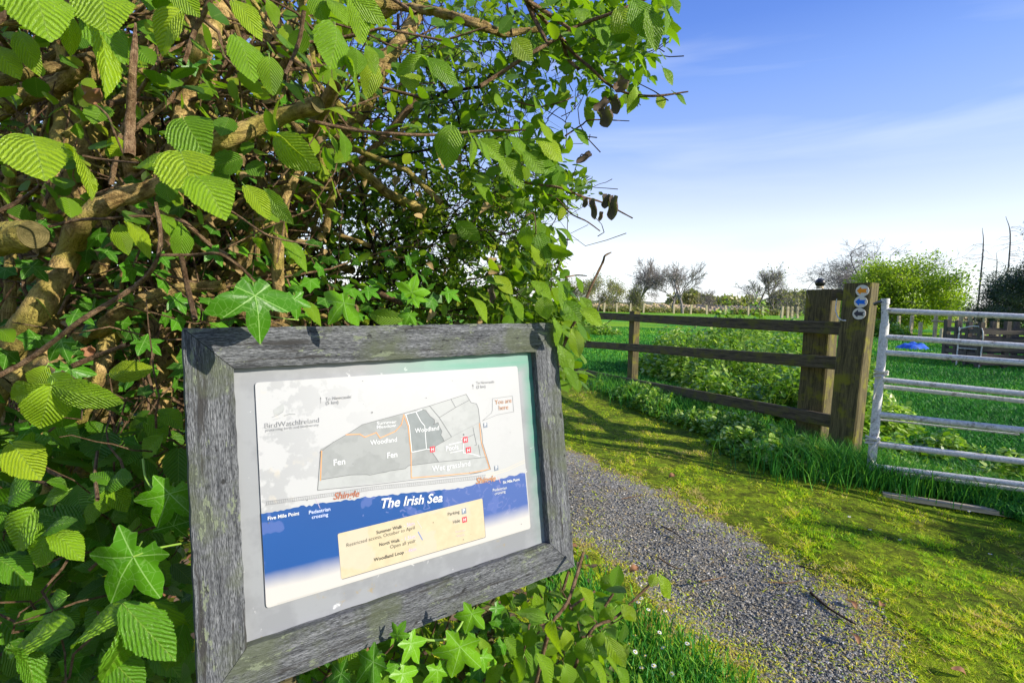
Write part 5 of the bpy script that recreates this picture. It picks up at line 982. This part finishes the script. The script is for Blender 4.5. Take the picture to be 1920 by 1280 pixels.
# climbing ivy round the board
ivy = thing('ivy', (-.35, 1.0, 0), 'glossy dark ivy trailing through the bush and round the notice board', 'ivy'); mb = MB()
def ivyleaf(cu, cv, tu, tv, size, d, r=.6, tilt=.55, mb=mb):
    c = P(cu, cv, d); t = P(tu, tv, d); Y = t-c; fw = nrm(CAMP-c); N = fw*(1-tilt)+UP*tilt+SUND*.25; Y = Y-0; N = N-nrm(Y)*np.dot(N, nrm(Y)); L = size*d/FPX
    leaves(mb, A_IVY3 if (size > 90 and cv < 700) or (cu in (645, 772)) else A_IVY, c[None], nrm(Y)[None], N[None], L, L, r=r, curl=np.array([.8]))
    tubes(mb, np.array([[c, c-nrm(Y)*L*.15-fw*.012, c-nrm(Y)*L*.3-fw*.045]]), np.array([[.0009, .001, .0012]]), 5, .7, 1)
for a_ in ((478, 554, 490, 628, 91, .735, .3), (645, 568, 612, 606, 52, .86, .8), (552, 560, 560, 610, 40, .95, .5), (250, 1043, 205, 1122, 112, .72, .55), (318, 925, 290, 998, 76, .80, .6), (325, 985, 345, 930, 60, .82, .3), (772, 548, 782, 512, 36, .98, .85), (775, 560, 800, 562, 30, .98, .8), (768, 590, 755, 615, 28, 1.0, .7), (840, 548, 860, 560, 30, 1.1, .6),
          (863, 1212, 846, 1276, 68, .92, .9), (885, 1150, 872, 1190, 44, .93, .85), (770, 1205, 790, 1245, 44, .90, .8), (745, 1190, 762, 1160, 30, .9, .7), (700, 1240, 668, 1275, 56, .88, .6), (820, 1255, 822, 1300, 40, .92, .8), (755, 1262, 776, 1300, 46, .9, .85), (640, 1262, 600, 1290, 46, .88, .35), (905, 1232, 915, 1275, 32, .98, .7), (930, 1140, 945, 1170, 26, 1.05, .4),
          (115, 640, 90, 672, 48, .95, .35), (140, 590, 165, 600, 40, 1.0, .25), (130, 690, 150, 740, 52, .98, .4), (60, 500, 85, 520, 40, 1.05, .1), (300, 480, 320, 500, 30, 1.1, .3), (270, 640, 300, 660, 40, 1.0, .35), (250, 700, 215, 720, 40, 1.0, .3), (330, 560, 345, 580, 34, 1.05, .4), (690, 545, 720, 560, 28, 1.1, .5), (400, 470, 420, 500, 34, 1.1, .4), (200, 470, 220, 490, 30, 1.1, .2), (75, 420, 100, 440, 36, 1.1, .15)):
    ivyleaf(*a_)
def ivyfill(n, u0, u1, v0, v1, d0, d1, s0, s1, r0, r1):
    O = zone(n, u0, u1, v0, v1, d0, d1); leaves(mb, A_IVYLOW, O, outdirs(O, .5), topn(n, .5), s0+(s1-s0)*RNG.random(n), None if 0 else (s0+s1)/2+0*RNG.random(n), r=RNG.uniform(r0, r1, n))
ivyfill(330, -60, 345, 440, 900, 1.05, 1.7, .022, .045, 0, .6); ivyfill(220, 340, 820, 470, 620, 1.15, 1.8, .02, .035, .1, .7); ivyfill(160, 560, 960, 1160, 1320, 1.05, 1.35, .02, .035, .1, .9); ivyfill(160, -60, 345, 900, 1300, 1.0, 1.4, .02, .04, 0, .6)
ivyfill(120, 150, 600, 100, 480, 1.2, 1.9, .02, .04, 0, .6)
mb.build('foliage', [M['ivy'], M['stem']], ivy)
mb = MB()
for pts, rd in (([(350, 1017, .79), (320, 1022, .76), (285, 1030, .73), (250, 1043, .72)], .0016), ([(345, 940, .86), (300, 925, .82), (275, 900, .82), (268, 860, .84)], .0018), ([(690, 1205, .95), (760, 1190, .93), (810, 1200, .93), (850, 1190, .95), (880, 1140, 1.0)], .0022), ([(560, 600, 1.0), (500, 590, .95), (478, 556, .9)], .0015)): mb = MB(); limb(mb, [P(*p) for p in pts], [rd], 14, 6, .05); mb.build('stem', M['stem'], ivy, smooth=True)
# ---- wood of the hazel bush
mb = MB()
LB = [([(-60, 840), (-10, 730), (32, 632), (74, 573), (112, 513), (134, 463), (156, 412), (208, 378), (255, 358)], 1.12, [26, 26, 23, 22, 21, 20, 18, 16, 15]),
 ([(200, 380), (300, 345), (380, 288), (430, 258), (480, 238), (545, 214), (597, 196)], 1.06, [15, 15, 16, 16, 16, 15, 14]),
 ([(-120, 470), (-60, 455), (0, 447), (62, 440)], .95, [30, 30, 29, 26]), ([(440, -40), (425, 0), (400, 50), (380, 90), (352, 150), (345, 215), (330, 300), (322, 390), (320, 470)], 1.3, [15, 16, 17, 18, 17, 18, 18, 17, 17]),
 ([(150, 90), (152, 180), (146, 270), (128, 360), (104, 430), (95, 520), (80, 640), (78, 800), (70, 1100)], 1.42, [34, 38, 38, 34, 30, 28, 28, 30, 34]),
 ([(100, 690), (148, 636), (193, 612), (255, 573), (330, 545), (420, 535)], 1.22, [13, 15, 14, 15, 12, 10]), ([(95, 930), (125, 850), (148, 775), (182, 700), (205, 640), (240, 560)], 1.22, [18, 19, 17, 15, 14, 12]),
 ([(150, 900), (168, 830), (196, 760), (215, 700)], 1.3, [12, 12, 12, 10]), ([(320, 480), (310, 560), (300, 650), (290, 800), (280, 1100)], 1.6, [20, 22, 22, 24, 26]), ([(0, 200), (60, 175), (110, 160), (160, 120)], 1.3, [12, 16, 16, 12]), ([(20, 300), (15, 420), (20, 520), (10, 660)], 1.3, [8, 9, 9, 9]),
 ([(10, 720), (60, 690), (100, 690), (120, 720)], 1.05, [20, 20, 18, 12]), ([(245, 500), (330, 510), (420, 520), (520, 510), (600, 500)], 1.7, [14, 12, 12, 12, 10]), ([(360, 640), (420, 580), (455, 480), (500, 400), (540, 330), (590, 260)], 1.6, [10, 11, 12, 12, 10, 9]), ([(560, 430), (600, 340), (680, 200), (720, 120), (770, 50), (800, -30)], 1.9, [14, 16, 16, 14, 13, 12]),
 ([(280, 420), (260, 330), (250, 280)], 1.35, [26, 24, 20]), ([(560, 120), (480, 60), (420, 40)], 1.5, [14, 12, 10]), ([(700, 5), (760, 14), (830, 25), (900, 48), (950, 62), (1010, 55)], 1.5, [8, 8, 8, 8, 7, 5]), ([(600, 100), (640, 60), (700, 30), (740, 10)], 1.7, [20, 18, 14, 12])]
for pts, d, rr in LB:
    k = len(pts); dd = [d*(1+.04*math.sin(i*1.7)) for i in range(k)]; limb(mb, [P(u, v, q_) for (u, v), q_ in zip(pts, dd)], [x*d/FPX for x in rr], 90, 20, .02, .35+.5*random.random(), 0, 2 if d < 1.1 else False)
tr_o = mb.build('trunk', [M['bark'], M['cut'], M['cut']], bush, smooth=True)
for sz, stg in ((.035, .010), (.012, .005)):
    tx = bpy.data.textures.new('bark_lumps', 'CLOUDS'); tx.noise_scale = sz; dm = tr_o.modifiers.new('lumps', 'DISPLACE'); dm.texture = tx; dm.strength = stg; dm.texture_coords = 'LOCAL'
mb = MB()
TW = [([(-10, 708), (60, 670), (150, 602), (205, 568), (262, 530), (292, 492), (301, 440), (292, 380)], .84, [5, 5, 5, 5, 4.5, 4, 4, 3.5]), ([(242, 292), (244, 225), (248, 140), (252, 90), (254, 44)], .9, [10, 9, 7, 6, 2]), ([(300, 478), (360, 478), (410, 476), (450, 500), (478, 528)], .9, [3, 3, 3, 3, 2.5]),
 ([(578, 226), (670, 245), (735, 251), (820, 253), (900, 246), (985, 244)], .97, [3.4, 3.2, 3, 2.8, 2.4, 1.6]), ([(900, 162), (950, 130), (1000, 98), (1040, 75), (1085, 48), (1150, 24), (1215, -4)], 1.28, [4, 4, 3.8, 3.6, 3.4, 3.2, 3]), ([(985, -5), (1000, 30), (1028, 85)], 1.3, [5, 5, 3]), ([(990, 2), (1030, 28), (1076, 60)], 1.3, [4, 4, 3]), ([(992, 8), (1022, 40), (1060, 80)], 1.32, [3.5, 3.5, 3]),
 ([(1050, 70), (1075, 100), (1110, 130), (1140, 158), (1180, 176), (1230, 180), (1290, 172)], 1.3, [3.5, 3.2, 3, 2.6, 2.4, 2.2, 1.4]), ([(1055, 75), (1065, 110), (1085, 130)], 1.32, [4.5, 3.5, 2.5]), ([(955, 335), (1000, 345), (1050, 352), (1090, 368), (1130, 380), (1186, 409)], 1.35, [2.5, 2.4, 2.3, 2.1, 1.8, 1.2]), ([(1000, 360), (1040, 370), (1070, 400), (1100, 415), (1125, 433)], 1.4, [1.6, 1.5, 1.4, 1.3, 1]),
 ([(965, 190), (1010, 200), (1050, 192), (1075, 182)], 1.35, [1.5, 1.5, 1.3, 1]), ([(1060, 255), (1090, 235), (1110, 225), (1180, 227)], 1.34, [1.6, 1.5, 1.4, .8]), ([(1030, 740), (1060, 640), (1090, 580), (1112, 530), (1130, 492), (1134, 480), (1146, 473)], 1.32, [3, 3, 2.6, 2.4, 2.2, 2, 1]), ([(985, 405), (1000, 400), (1004, 420), (1005, 440)], 1.3, [1.5, 1.3, 1.2, 1]), ([(1060, 520), (1080, 516), (1100, 517)], 1.25, [1.6, 1.4, 1]),
 ([(380, 365), (440, 400), (500, 440), (560, 455), (600, 462)], .95, [2, 2, 2, 1.6, 1]), ([(90, 425), (150, 412), (200, 410), (260, 405), (320, 410), (360, 425)], 1.0, [3, 3, 3, 2.6, 2, 1.4]), ([(0, 395), (40, 375), (75, 350)], .85, [4, 4, 3]), ([(155, 292), (200, 300), (262, 306)], .8, [2.4, 2.4, 2]), ([(95, 650), (115, 630), (135, 622)], .95, [3, 2.5, 1.5]), ([(135, 686), (180, 668), (240, 645)], .98, [5, 5, 4.5]), ([(115, 695), (160, 720), (215, 740), (250, 755)], .86, [2, 2, 2, 1.4]),
 ([(0, 878), (50, 895), (92, 908)], .85, [3.5, 3.5, 3]), ([(60, 850), (90, 880), (118, 895)], .95, [4, 4, 3.5]), ([(395, 0), (365, 60), (345, 120)], 1.1, [5, 5, 4]), ([(120, 20), (175, 0), (200, -15)], .9, [8, 8, 8]), ([(-10, 40), (20, 25), (60, 20)], .95, [8, 7, 6]), ([(570, 20), (560, 80), (535, 140)], 1.0, [4, 4, 3]), ([(165, 185), (200, 215), (215, 250), (232, 290)], 1.0, [2, 2, 2, 1.5]),
 ([(430, 480), (395, 460), (350, 420), (330, 410)], 1.1, [4, 4, 4, 3]), ([(340, 480), (352, 540), (366, 600)], 1.0, [4.5, 5, 5])]
for pts, d, rr in TW: limb(mb, [P(u, v, d*(1+.02*math.sin(i*2.1))) for i, (u, v) in enumerate(pts)], [x*d/FPX for x in rr], 34, 7, .07, random.random())
# thicket of bare inner stems behind the thick limbs
def thicket(mb, n, u0, u1, v0, v1, d0, d1, l0, l1, r0, r1, upb=.6, wobble=.14, sides=5, mat=0):
    O = zone(n, u0, u1, v0, v1, d0, d1); D = nrm(RNG.normal(size=(n, 3))*np.array([1, .6, 1])+UP*upb); L = l0+(l1-l0)*RNG.random(n); twigs(mb, O-D*L[:, None]*.5, D, L, r0+(r1-r0)*RNG.random(n)**2, 8, wobble, sides, RNG.random(n), .05, mat)
thicket(mb, 420, -80, 640, -40, 760, 1.15, 2.2, .25, .9, .0015, .008)
thicket(mb, 150, -80, 560, -40, 700, 1.6, 2.5, .6, 1.6, .006, .022, 1.2, .1, 6)
mb.build('twigs', M['twig'], bush, smooth=True)
mb = MB(); thicket(mb, 120, -60, 600, -60, 600, 1.35, 1.9, .35, 1.1, .007, .019, 1.5, .09, 9); mb.build('inner_stems', M['bark'], bush, smooth=True)
# mid foliage of the hazel
mb = MB()
fill(mb, A_MID, 420, 420, 1060, 0, 600, 1.35, 1.9, .02, .042, .3, 1); fill(mb, A_MID, 330, -60, 640, -60, 420, 1.0, 1.5, .03, .06, .1, 1, wr=.8); fill(mb, A_MID, 300, -60, 680, -80, 640, 1.35, 2.1, .03, .06, 0, .8)
fill(mb, A_MID, 170, 560, 960, -40, 330, 1.15, 1.8, .03, .05, .1, 1); fill(mb, A_MID, 60, 930, 1060, 230, 380, 1.3, 1.6, .03, .045, .1, .9); fill(mb, A_MID, 70, 900, 1085, 500, 640, 1.25, 1.7, .03, .05, .1, .9); fill(mb, A_MID, 110, 1035, 1090, 560, 720, 1.25, 1.8, .03, .05, .1, .9)
fill(mb, A_MID, 170, 1030, 1255, -20, 110, 1.25, 1.6, .03, .055, .1, .9); fill(mb, A_MID, 80, 1080, 1220, 90, 190, 1.3, 1.6, .022, .045, .1, .8); fill(mb, A_MID, 90, 930, 1080, -20, 200, 1.3, 1.7, .03, .05, .1, .9); fill(mb, A_MID, 60, 960, 1075, 270, 380, 1.3, 1.6, .03, .05, .1, .9); fill(mb, A_MID, 300, -200, 400, -400, -20, .9, 1.6, .05, .08)
mb.build('foliage', [M['hazel'], M['stem']], bush, smooth=True)
mb = MB()
for n, u0, u1, v0, v1 in ((900, -80, 620, -60, 640), (80, 560, 1000, 250, 640)):
    O = zone(n, u0, u1, v0, v1, 1.3, 2.2); L = .015+.03*RNG.random(n); leaves(mb, A_MID, O, outdirs(O, .6), topn(n, .9), L, L*.6, fold=RNG.uniform(.2, .9, n), bend=RNG.uniform(-.4, .6, n), r=.5+.5*RNG.random(n), curl=np.full(n, 3.))
mb.build('withered_foliage', M['withered'], bush, smooth=True)
# dead curled leaves hanging on twig ends
dn = 0
def deadleaf(bu, bv, tu, tv, w, d, label, r):
    mb = MB(); b = P(bu, bv, d); Y = P(tu, tv, d)-b; L = np.linalg.norm(Y); w3 = w*d/FPX; av, af, au = leaf_arch(15, 9, 1, .05, 0); X = nrm(np.cross(Y, CAMP-b)); Z = np.cross(X, nrm(Y)); a = av[:, 0]*5.0
    V_ = b+nrm(Y)*(av[:, 1:2]*L)+X*(np.sin(a)*w3*.42+.06*w3*np.sin(av[:, 1]*9))[:, None]+Z*((1-np.cos(a))*w3*.42+.08*w3*np.sin(av[:, 1]*7+1))[:, None]; mb.add(V_, af, au, r)
    tag(mb.build('dead_leaf', M['deadleaf'], loc=b, smooth=True), label, 'leaf', 'dead leaves hanging in the bush')
for a_ in ((1133, 205, 1140, 240, 30, 1.3, 'curled dead leaf hanging lowest of three in the upper bush edge', .1), (1150, 182, 1158, 215, 22, 1.32, 'dead leaf right of the lowest hanging one in the upper bush edge', .2), (1138, 188, 1112, 208, 18, 1.3, 'small folded dead leaf left of the lowest hanging one', .15), (1170, 150, 1155, 175, 28, 1.3, 'brown cupped dead leaf among the upper twigs', .5),
           (1098, 372, 1096, 390, 12, 1.35, 'dead leaf hanging first on the bare twig against the sky', .1), (1110, 375, 1116, 412, 14, 1.35, 'long dead leaf hanging second on the bare twig', .1), (1138, 366, 1134, 392, 18, 1.35, 'dead leaf hanging third on the bare twig', .1), (1150, 370, 1147, 414, 22, 1.35, 'largest dead leaf hanging near the tip of the bare twig', .15), (1128, 398, 1124, 415, 9, 1.35, 'tiny reddish dead leaf between two larger ones on the bare twig', .6),
           (1106, 288, 1080, 306, 14, 1.32, 'rolled dark dead leaf at the sky edge of the bush', .1), (173, 168, 176, 198, 34, .92, 'crumpled pink brown dead leaf on the thick stem at upper left', 1.0), (163, 652, 172, 668, 22, 1.0, 'yellow dead leaf caught among the stems at left', .95), (920, 540, 925, 570, 14, 1.3, 'dead leaf dangling in the bush just above the board', .2)): deadleaf(*a_)
# ---- dense small-leaved hedge behind, thinning to sky
hedge = thing('hawthorn_hedge', (-.6, 3.0, 0), 'dense small leaved hedge tangle behind the hazel bush with sky showing through', 'hedge')
BL = [(640, 460, 230, 180, 1.9, 3.4, 2600), (820, 330, 190, 170, 1.8, 3.0, 2100), (860, 480, 180, 130, 1.8, 3.0, 2300), (720, 140, 220, 170, 1.8, 3.0, 1500), (900, 120, 130, 130, 1.7, 2.6, 750), (960, 340, 100, 80, 1.6, 2.4, 600), (950, 560, 120, 70, 1.6, 2.6, 1100), (1020, 60, 130, 70, 1.6, 2.2, 420), (1130, 90, 90, 80, 1.5, 2.0, 420), (400, 500, 320, 200, 2.0, 3.2, 2600), (250, 250, 420, 330, 2.0, 3.2, 3200), (1000, 620, 90, 60, 1.5, 2.3, 600), (1055, 360, 70, 40, 1.5, 1.8, 150), (1040, 150, 60, 60, 1.6, 2.0, 110), (1000, 480, 60, 50, 1.5, 2.0, 240), (700, 600, 400, 60, 1.7, 3.2, 2200), (0, 650, 500, 500, 1.8, 3.0, 3600)]
mb = MB(); mbt = MB()
for cu_, cv_, ru, rv, d0, d1, n in BL:
    n = int(n*2.2)
    a = RNG.random(n)*6.283; r = np.sqrt(RNG.random(n)); uu = cu_+ru*r*np.cos(a); vv = cv_+rv*r*np.sin(a); cl = np.sin(uu*.05+vv*.031)+np.sin(uu*.023-vv*.06+2)+np.sin(uu*.11+vv*.09)*.6
    k = RNG.random(n) < np.clip(.62+.33*cl, .08, 1); k &= ~((uu > 1010) & (vv > 120) & (vv < 330) & (RNG.random(n) < .75)); O = PV(uu[k], vv[k], (d0+(d1-d0)*RNG.random(n))[k]); O = O[O[:, 2] > .05]; m_ = len(O); L = .020+.032*RNG.random(m_)**1.6
    leaves(mb, A_TINY, O, outdirs(O, .2, 1.0), topn(m_, .8), L, L*.95, r=np.clip(RNG.random(m_)**.62, 0, 1))
    nt_ = int(n*.042); a = RNG.random(nt_)*6.283; r = np.sqrt(RNG.random(nt_))*.9; O = PV(cu_+ru*r*np.cos(a), cv_+rv*r*np.sin(a), d0+(d1-d0)*RNG.random(nt_)); D = nrm(RNG.normal(size=(nt_, 3))+UP*.3+np.array([.3, 0, 0])); L = .15+.45*RNG.random(nt_)
    twigs(mbt, O-D*L[:, None]*.5, D, L*(.55 if cu_ > 930 else 1), (.0010+.0012*RNG.random(nt_) if cu_ > 880 else .0012+.004*RNG.random(nt_)**3), 7, .2, 4, RNG.random(nt_), .05)
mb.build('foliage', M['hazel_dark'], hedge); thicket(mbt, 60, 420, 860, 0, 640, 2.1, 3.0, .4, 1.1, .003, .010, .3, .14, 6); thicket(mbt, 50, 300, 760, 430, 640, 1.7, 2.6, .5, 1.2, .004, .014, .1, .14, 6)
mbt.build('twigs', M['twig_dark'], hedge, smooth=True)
# thick ivy-clad mass further back so the left side closes
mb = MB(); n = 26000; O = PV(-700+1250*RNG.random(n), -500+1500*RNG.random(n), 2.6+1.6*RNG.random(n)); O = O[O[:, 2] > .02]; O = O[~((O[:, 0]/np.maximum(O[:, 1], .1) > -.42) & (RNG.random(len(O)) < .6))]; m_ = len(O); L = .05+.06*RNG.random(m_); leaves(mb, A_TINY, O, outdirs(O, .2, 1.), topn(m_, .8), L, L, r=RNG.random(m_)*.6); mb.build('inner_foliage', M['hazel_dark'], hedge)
# leaf litter under the bush
mb = MB(); n = 5000; x = -3.2+3.6*RNG.random(n); y = .3+4*RNG.random(n); k = (path_d(x, y) < -.15) & (x < px_at(y, PL)); x, y = x[k], y[k]; m_ = len(x); leaves(mb, A_TINY, np.stack([x, y, .015+.02*RNG.random(m_)], -1), np.stack([RNG.normal(size=m_), RNG.normal(size=m_), .1*RNG.normal(size=m_)], -1), UP+.3*RNG.normal(size=(m_, 3)), .04+.03*RNG.random(m_), None)
tag(mb.build('leaf_litter', M['deadleaf'], loc=(-1.4, 2.2, 0)), 'brown leaf litter on the ground under the bush', 'leaf litter', kind='stuff')
# ---- small things on the ground
for i, (u, v, L, w_, a_) in enumerate(((1182, 1072, .05, .035, .4), (1605, 1140, .05, .03, 2.), (1652, 1140, .04, .028, 1.1), (1610, 1205, .045, .03, 1.7), (1255, 895, .05, .04, .2), (1810, 1265, .05, .03, 2.9))):
    c = G(u, v, .02); mb = MB(); leaves(mb, A_MID, c[None], np.array([[math.cos(a_), math.sin(a_), .25]]), np.array([[.2, -.3, 1.]]), L, w_, fold=np.array([.7]), bend=np.array([-.3]), r=.93, curl=np.array([3.]))
    tag(mb.build('fallen_leaf', M['deadleaf'], loc=c, smooth=True), ('curled russet leaf on the near left edge of the gravel', 'russet leaf at the end of the dark stick on the path edge', 'small red leaf in the moss just right of the path', 'brown leaf on the gravel below the dark stick', 'pale brown leaf lying in the mossy verge near the bend', 'faded leaf in the verge at the bottom right')[i], 'leaf', 'fallen leaves on path and verge')
for i, (pts, r_) in enumerate(((((1235, 1045), (1262, 1062), (1282, 1066)), .004), (((1520, 1110), (1555, 1140), (1605, 1170)), .0065), (((1315, 1090), (1340, 1085), (1362, 1080)), .004), (((1535, 997), (1560, 991), (1583, 987)), .007), (((1240, 985), (1268, 1000), (1290, 1018)), .004), (((1440, 1090), (1475, 1092), (1500, 1088)), .004), (((1500, 1060), (1540, 1075), (1590, 1110)), .005), (((1165, 935), (1190, 930), (1212, 928)), .003))):
    p = [G(u, v, .018) for u, v in pts]; mb = MB(); limb(mb, p, [r_, r_*.8, r_*.5], 9, 6, .12); tag(mb.build('fallen_twig', M['twig_dark' if i in (1, 4, 6) else 'twig'], loc=p[0]), ('thin broken twig on the near gravel', 'thick dark stick on the right edge of the path', 'pale short twig in the middle of the gravel', 'reddish stick lying in the yellow moss', 'dark thin twig on the gravel close to the board', 'pale straight twig near the right path edge', 'dark bent twig just above the thick stick', 'small pale twig on the far gravel')[i], 'twig', 'twigs fallen on path and verge')
def daisy(u, v, first=[None]):
    c = G(u, v, .0); z = .035+.03*random.random()
    if first[0] is None:
        t = thing('daisy', c, 'tiny white daisy open in the grass', 'flower', 'daisies in the grass'); mb = MB(); av = []; n = 13
        O = np.repeat(c[None]+UP*.05, n, 0); a = np.arange(n)*2*PI/n; leaves(mb, A_TINY, O, np.stack([np.cos(a), np.sin(a), .15+0*a], -1), np.repeat(UP[None], n, 0), .010, .0045); mb.build('petals', M['petal'], t)
        mb = MB(); sphere(mb, c+UP*.051, .0035, 8, 5); mb.build('centre', M['daisyc'], t); mb = MB(); limb(mb, [c, c+UP*.05], [.0008], 3, 4, 0); mb.build('stalk', M['stem'], t); first[0] = t; return
    t = first[0].copy(); COL.objects.link(t); t.location = (c[0], c[1], z-.05); t.rotation_euler = (random.gauss(0, .2), random.gauss(0, .2), random.random()*6)
    for ch in first[0].children: k = ch.copy(); COL.objects.link(k); k.parent = t
for u, v in ((1196, 1150), (1210, 1165), (1243, 1172), (1194, 1218), (1183, 1232), (1184, 1245), (1226, 1275), (1206, 1140), (1252, 1240), (1262, 1275), (1203, 1280), (1175, 1120), (1567, 873), (1541, 913), (1567, 927), (1682, 930), (1819, 971), (1591, 985), (1632, 1004), (1285, 1228), (1230, 1205), (1215, 1255), (1856, 1053), (1694, 1025)): daisy(u, v)
for o in bpy.data.objects:
    if '_org' in o: del o['_org']
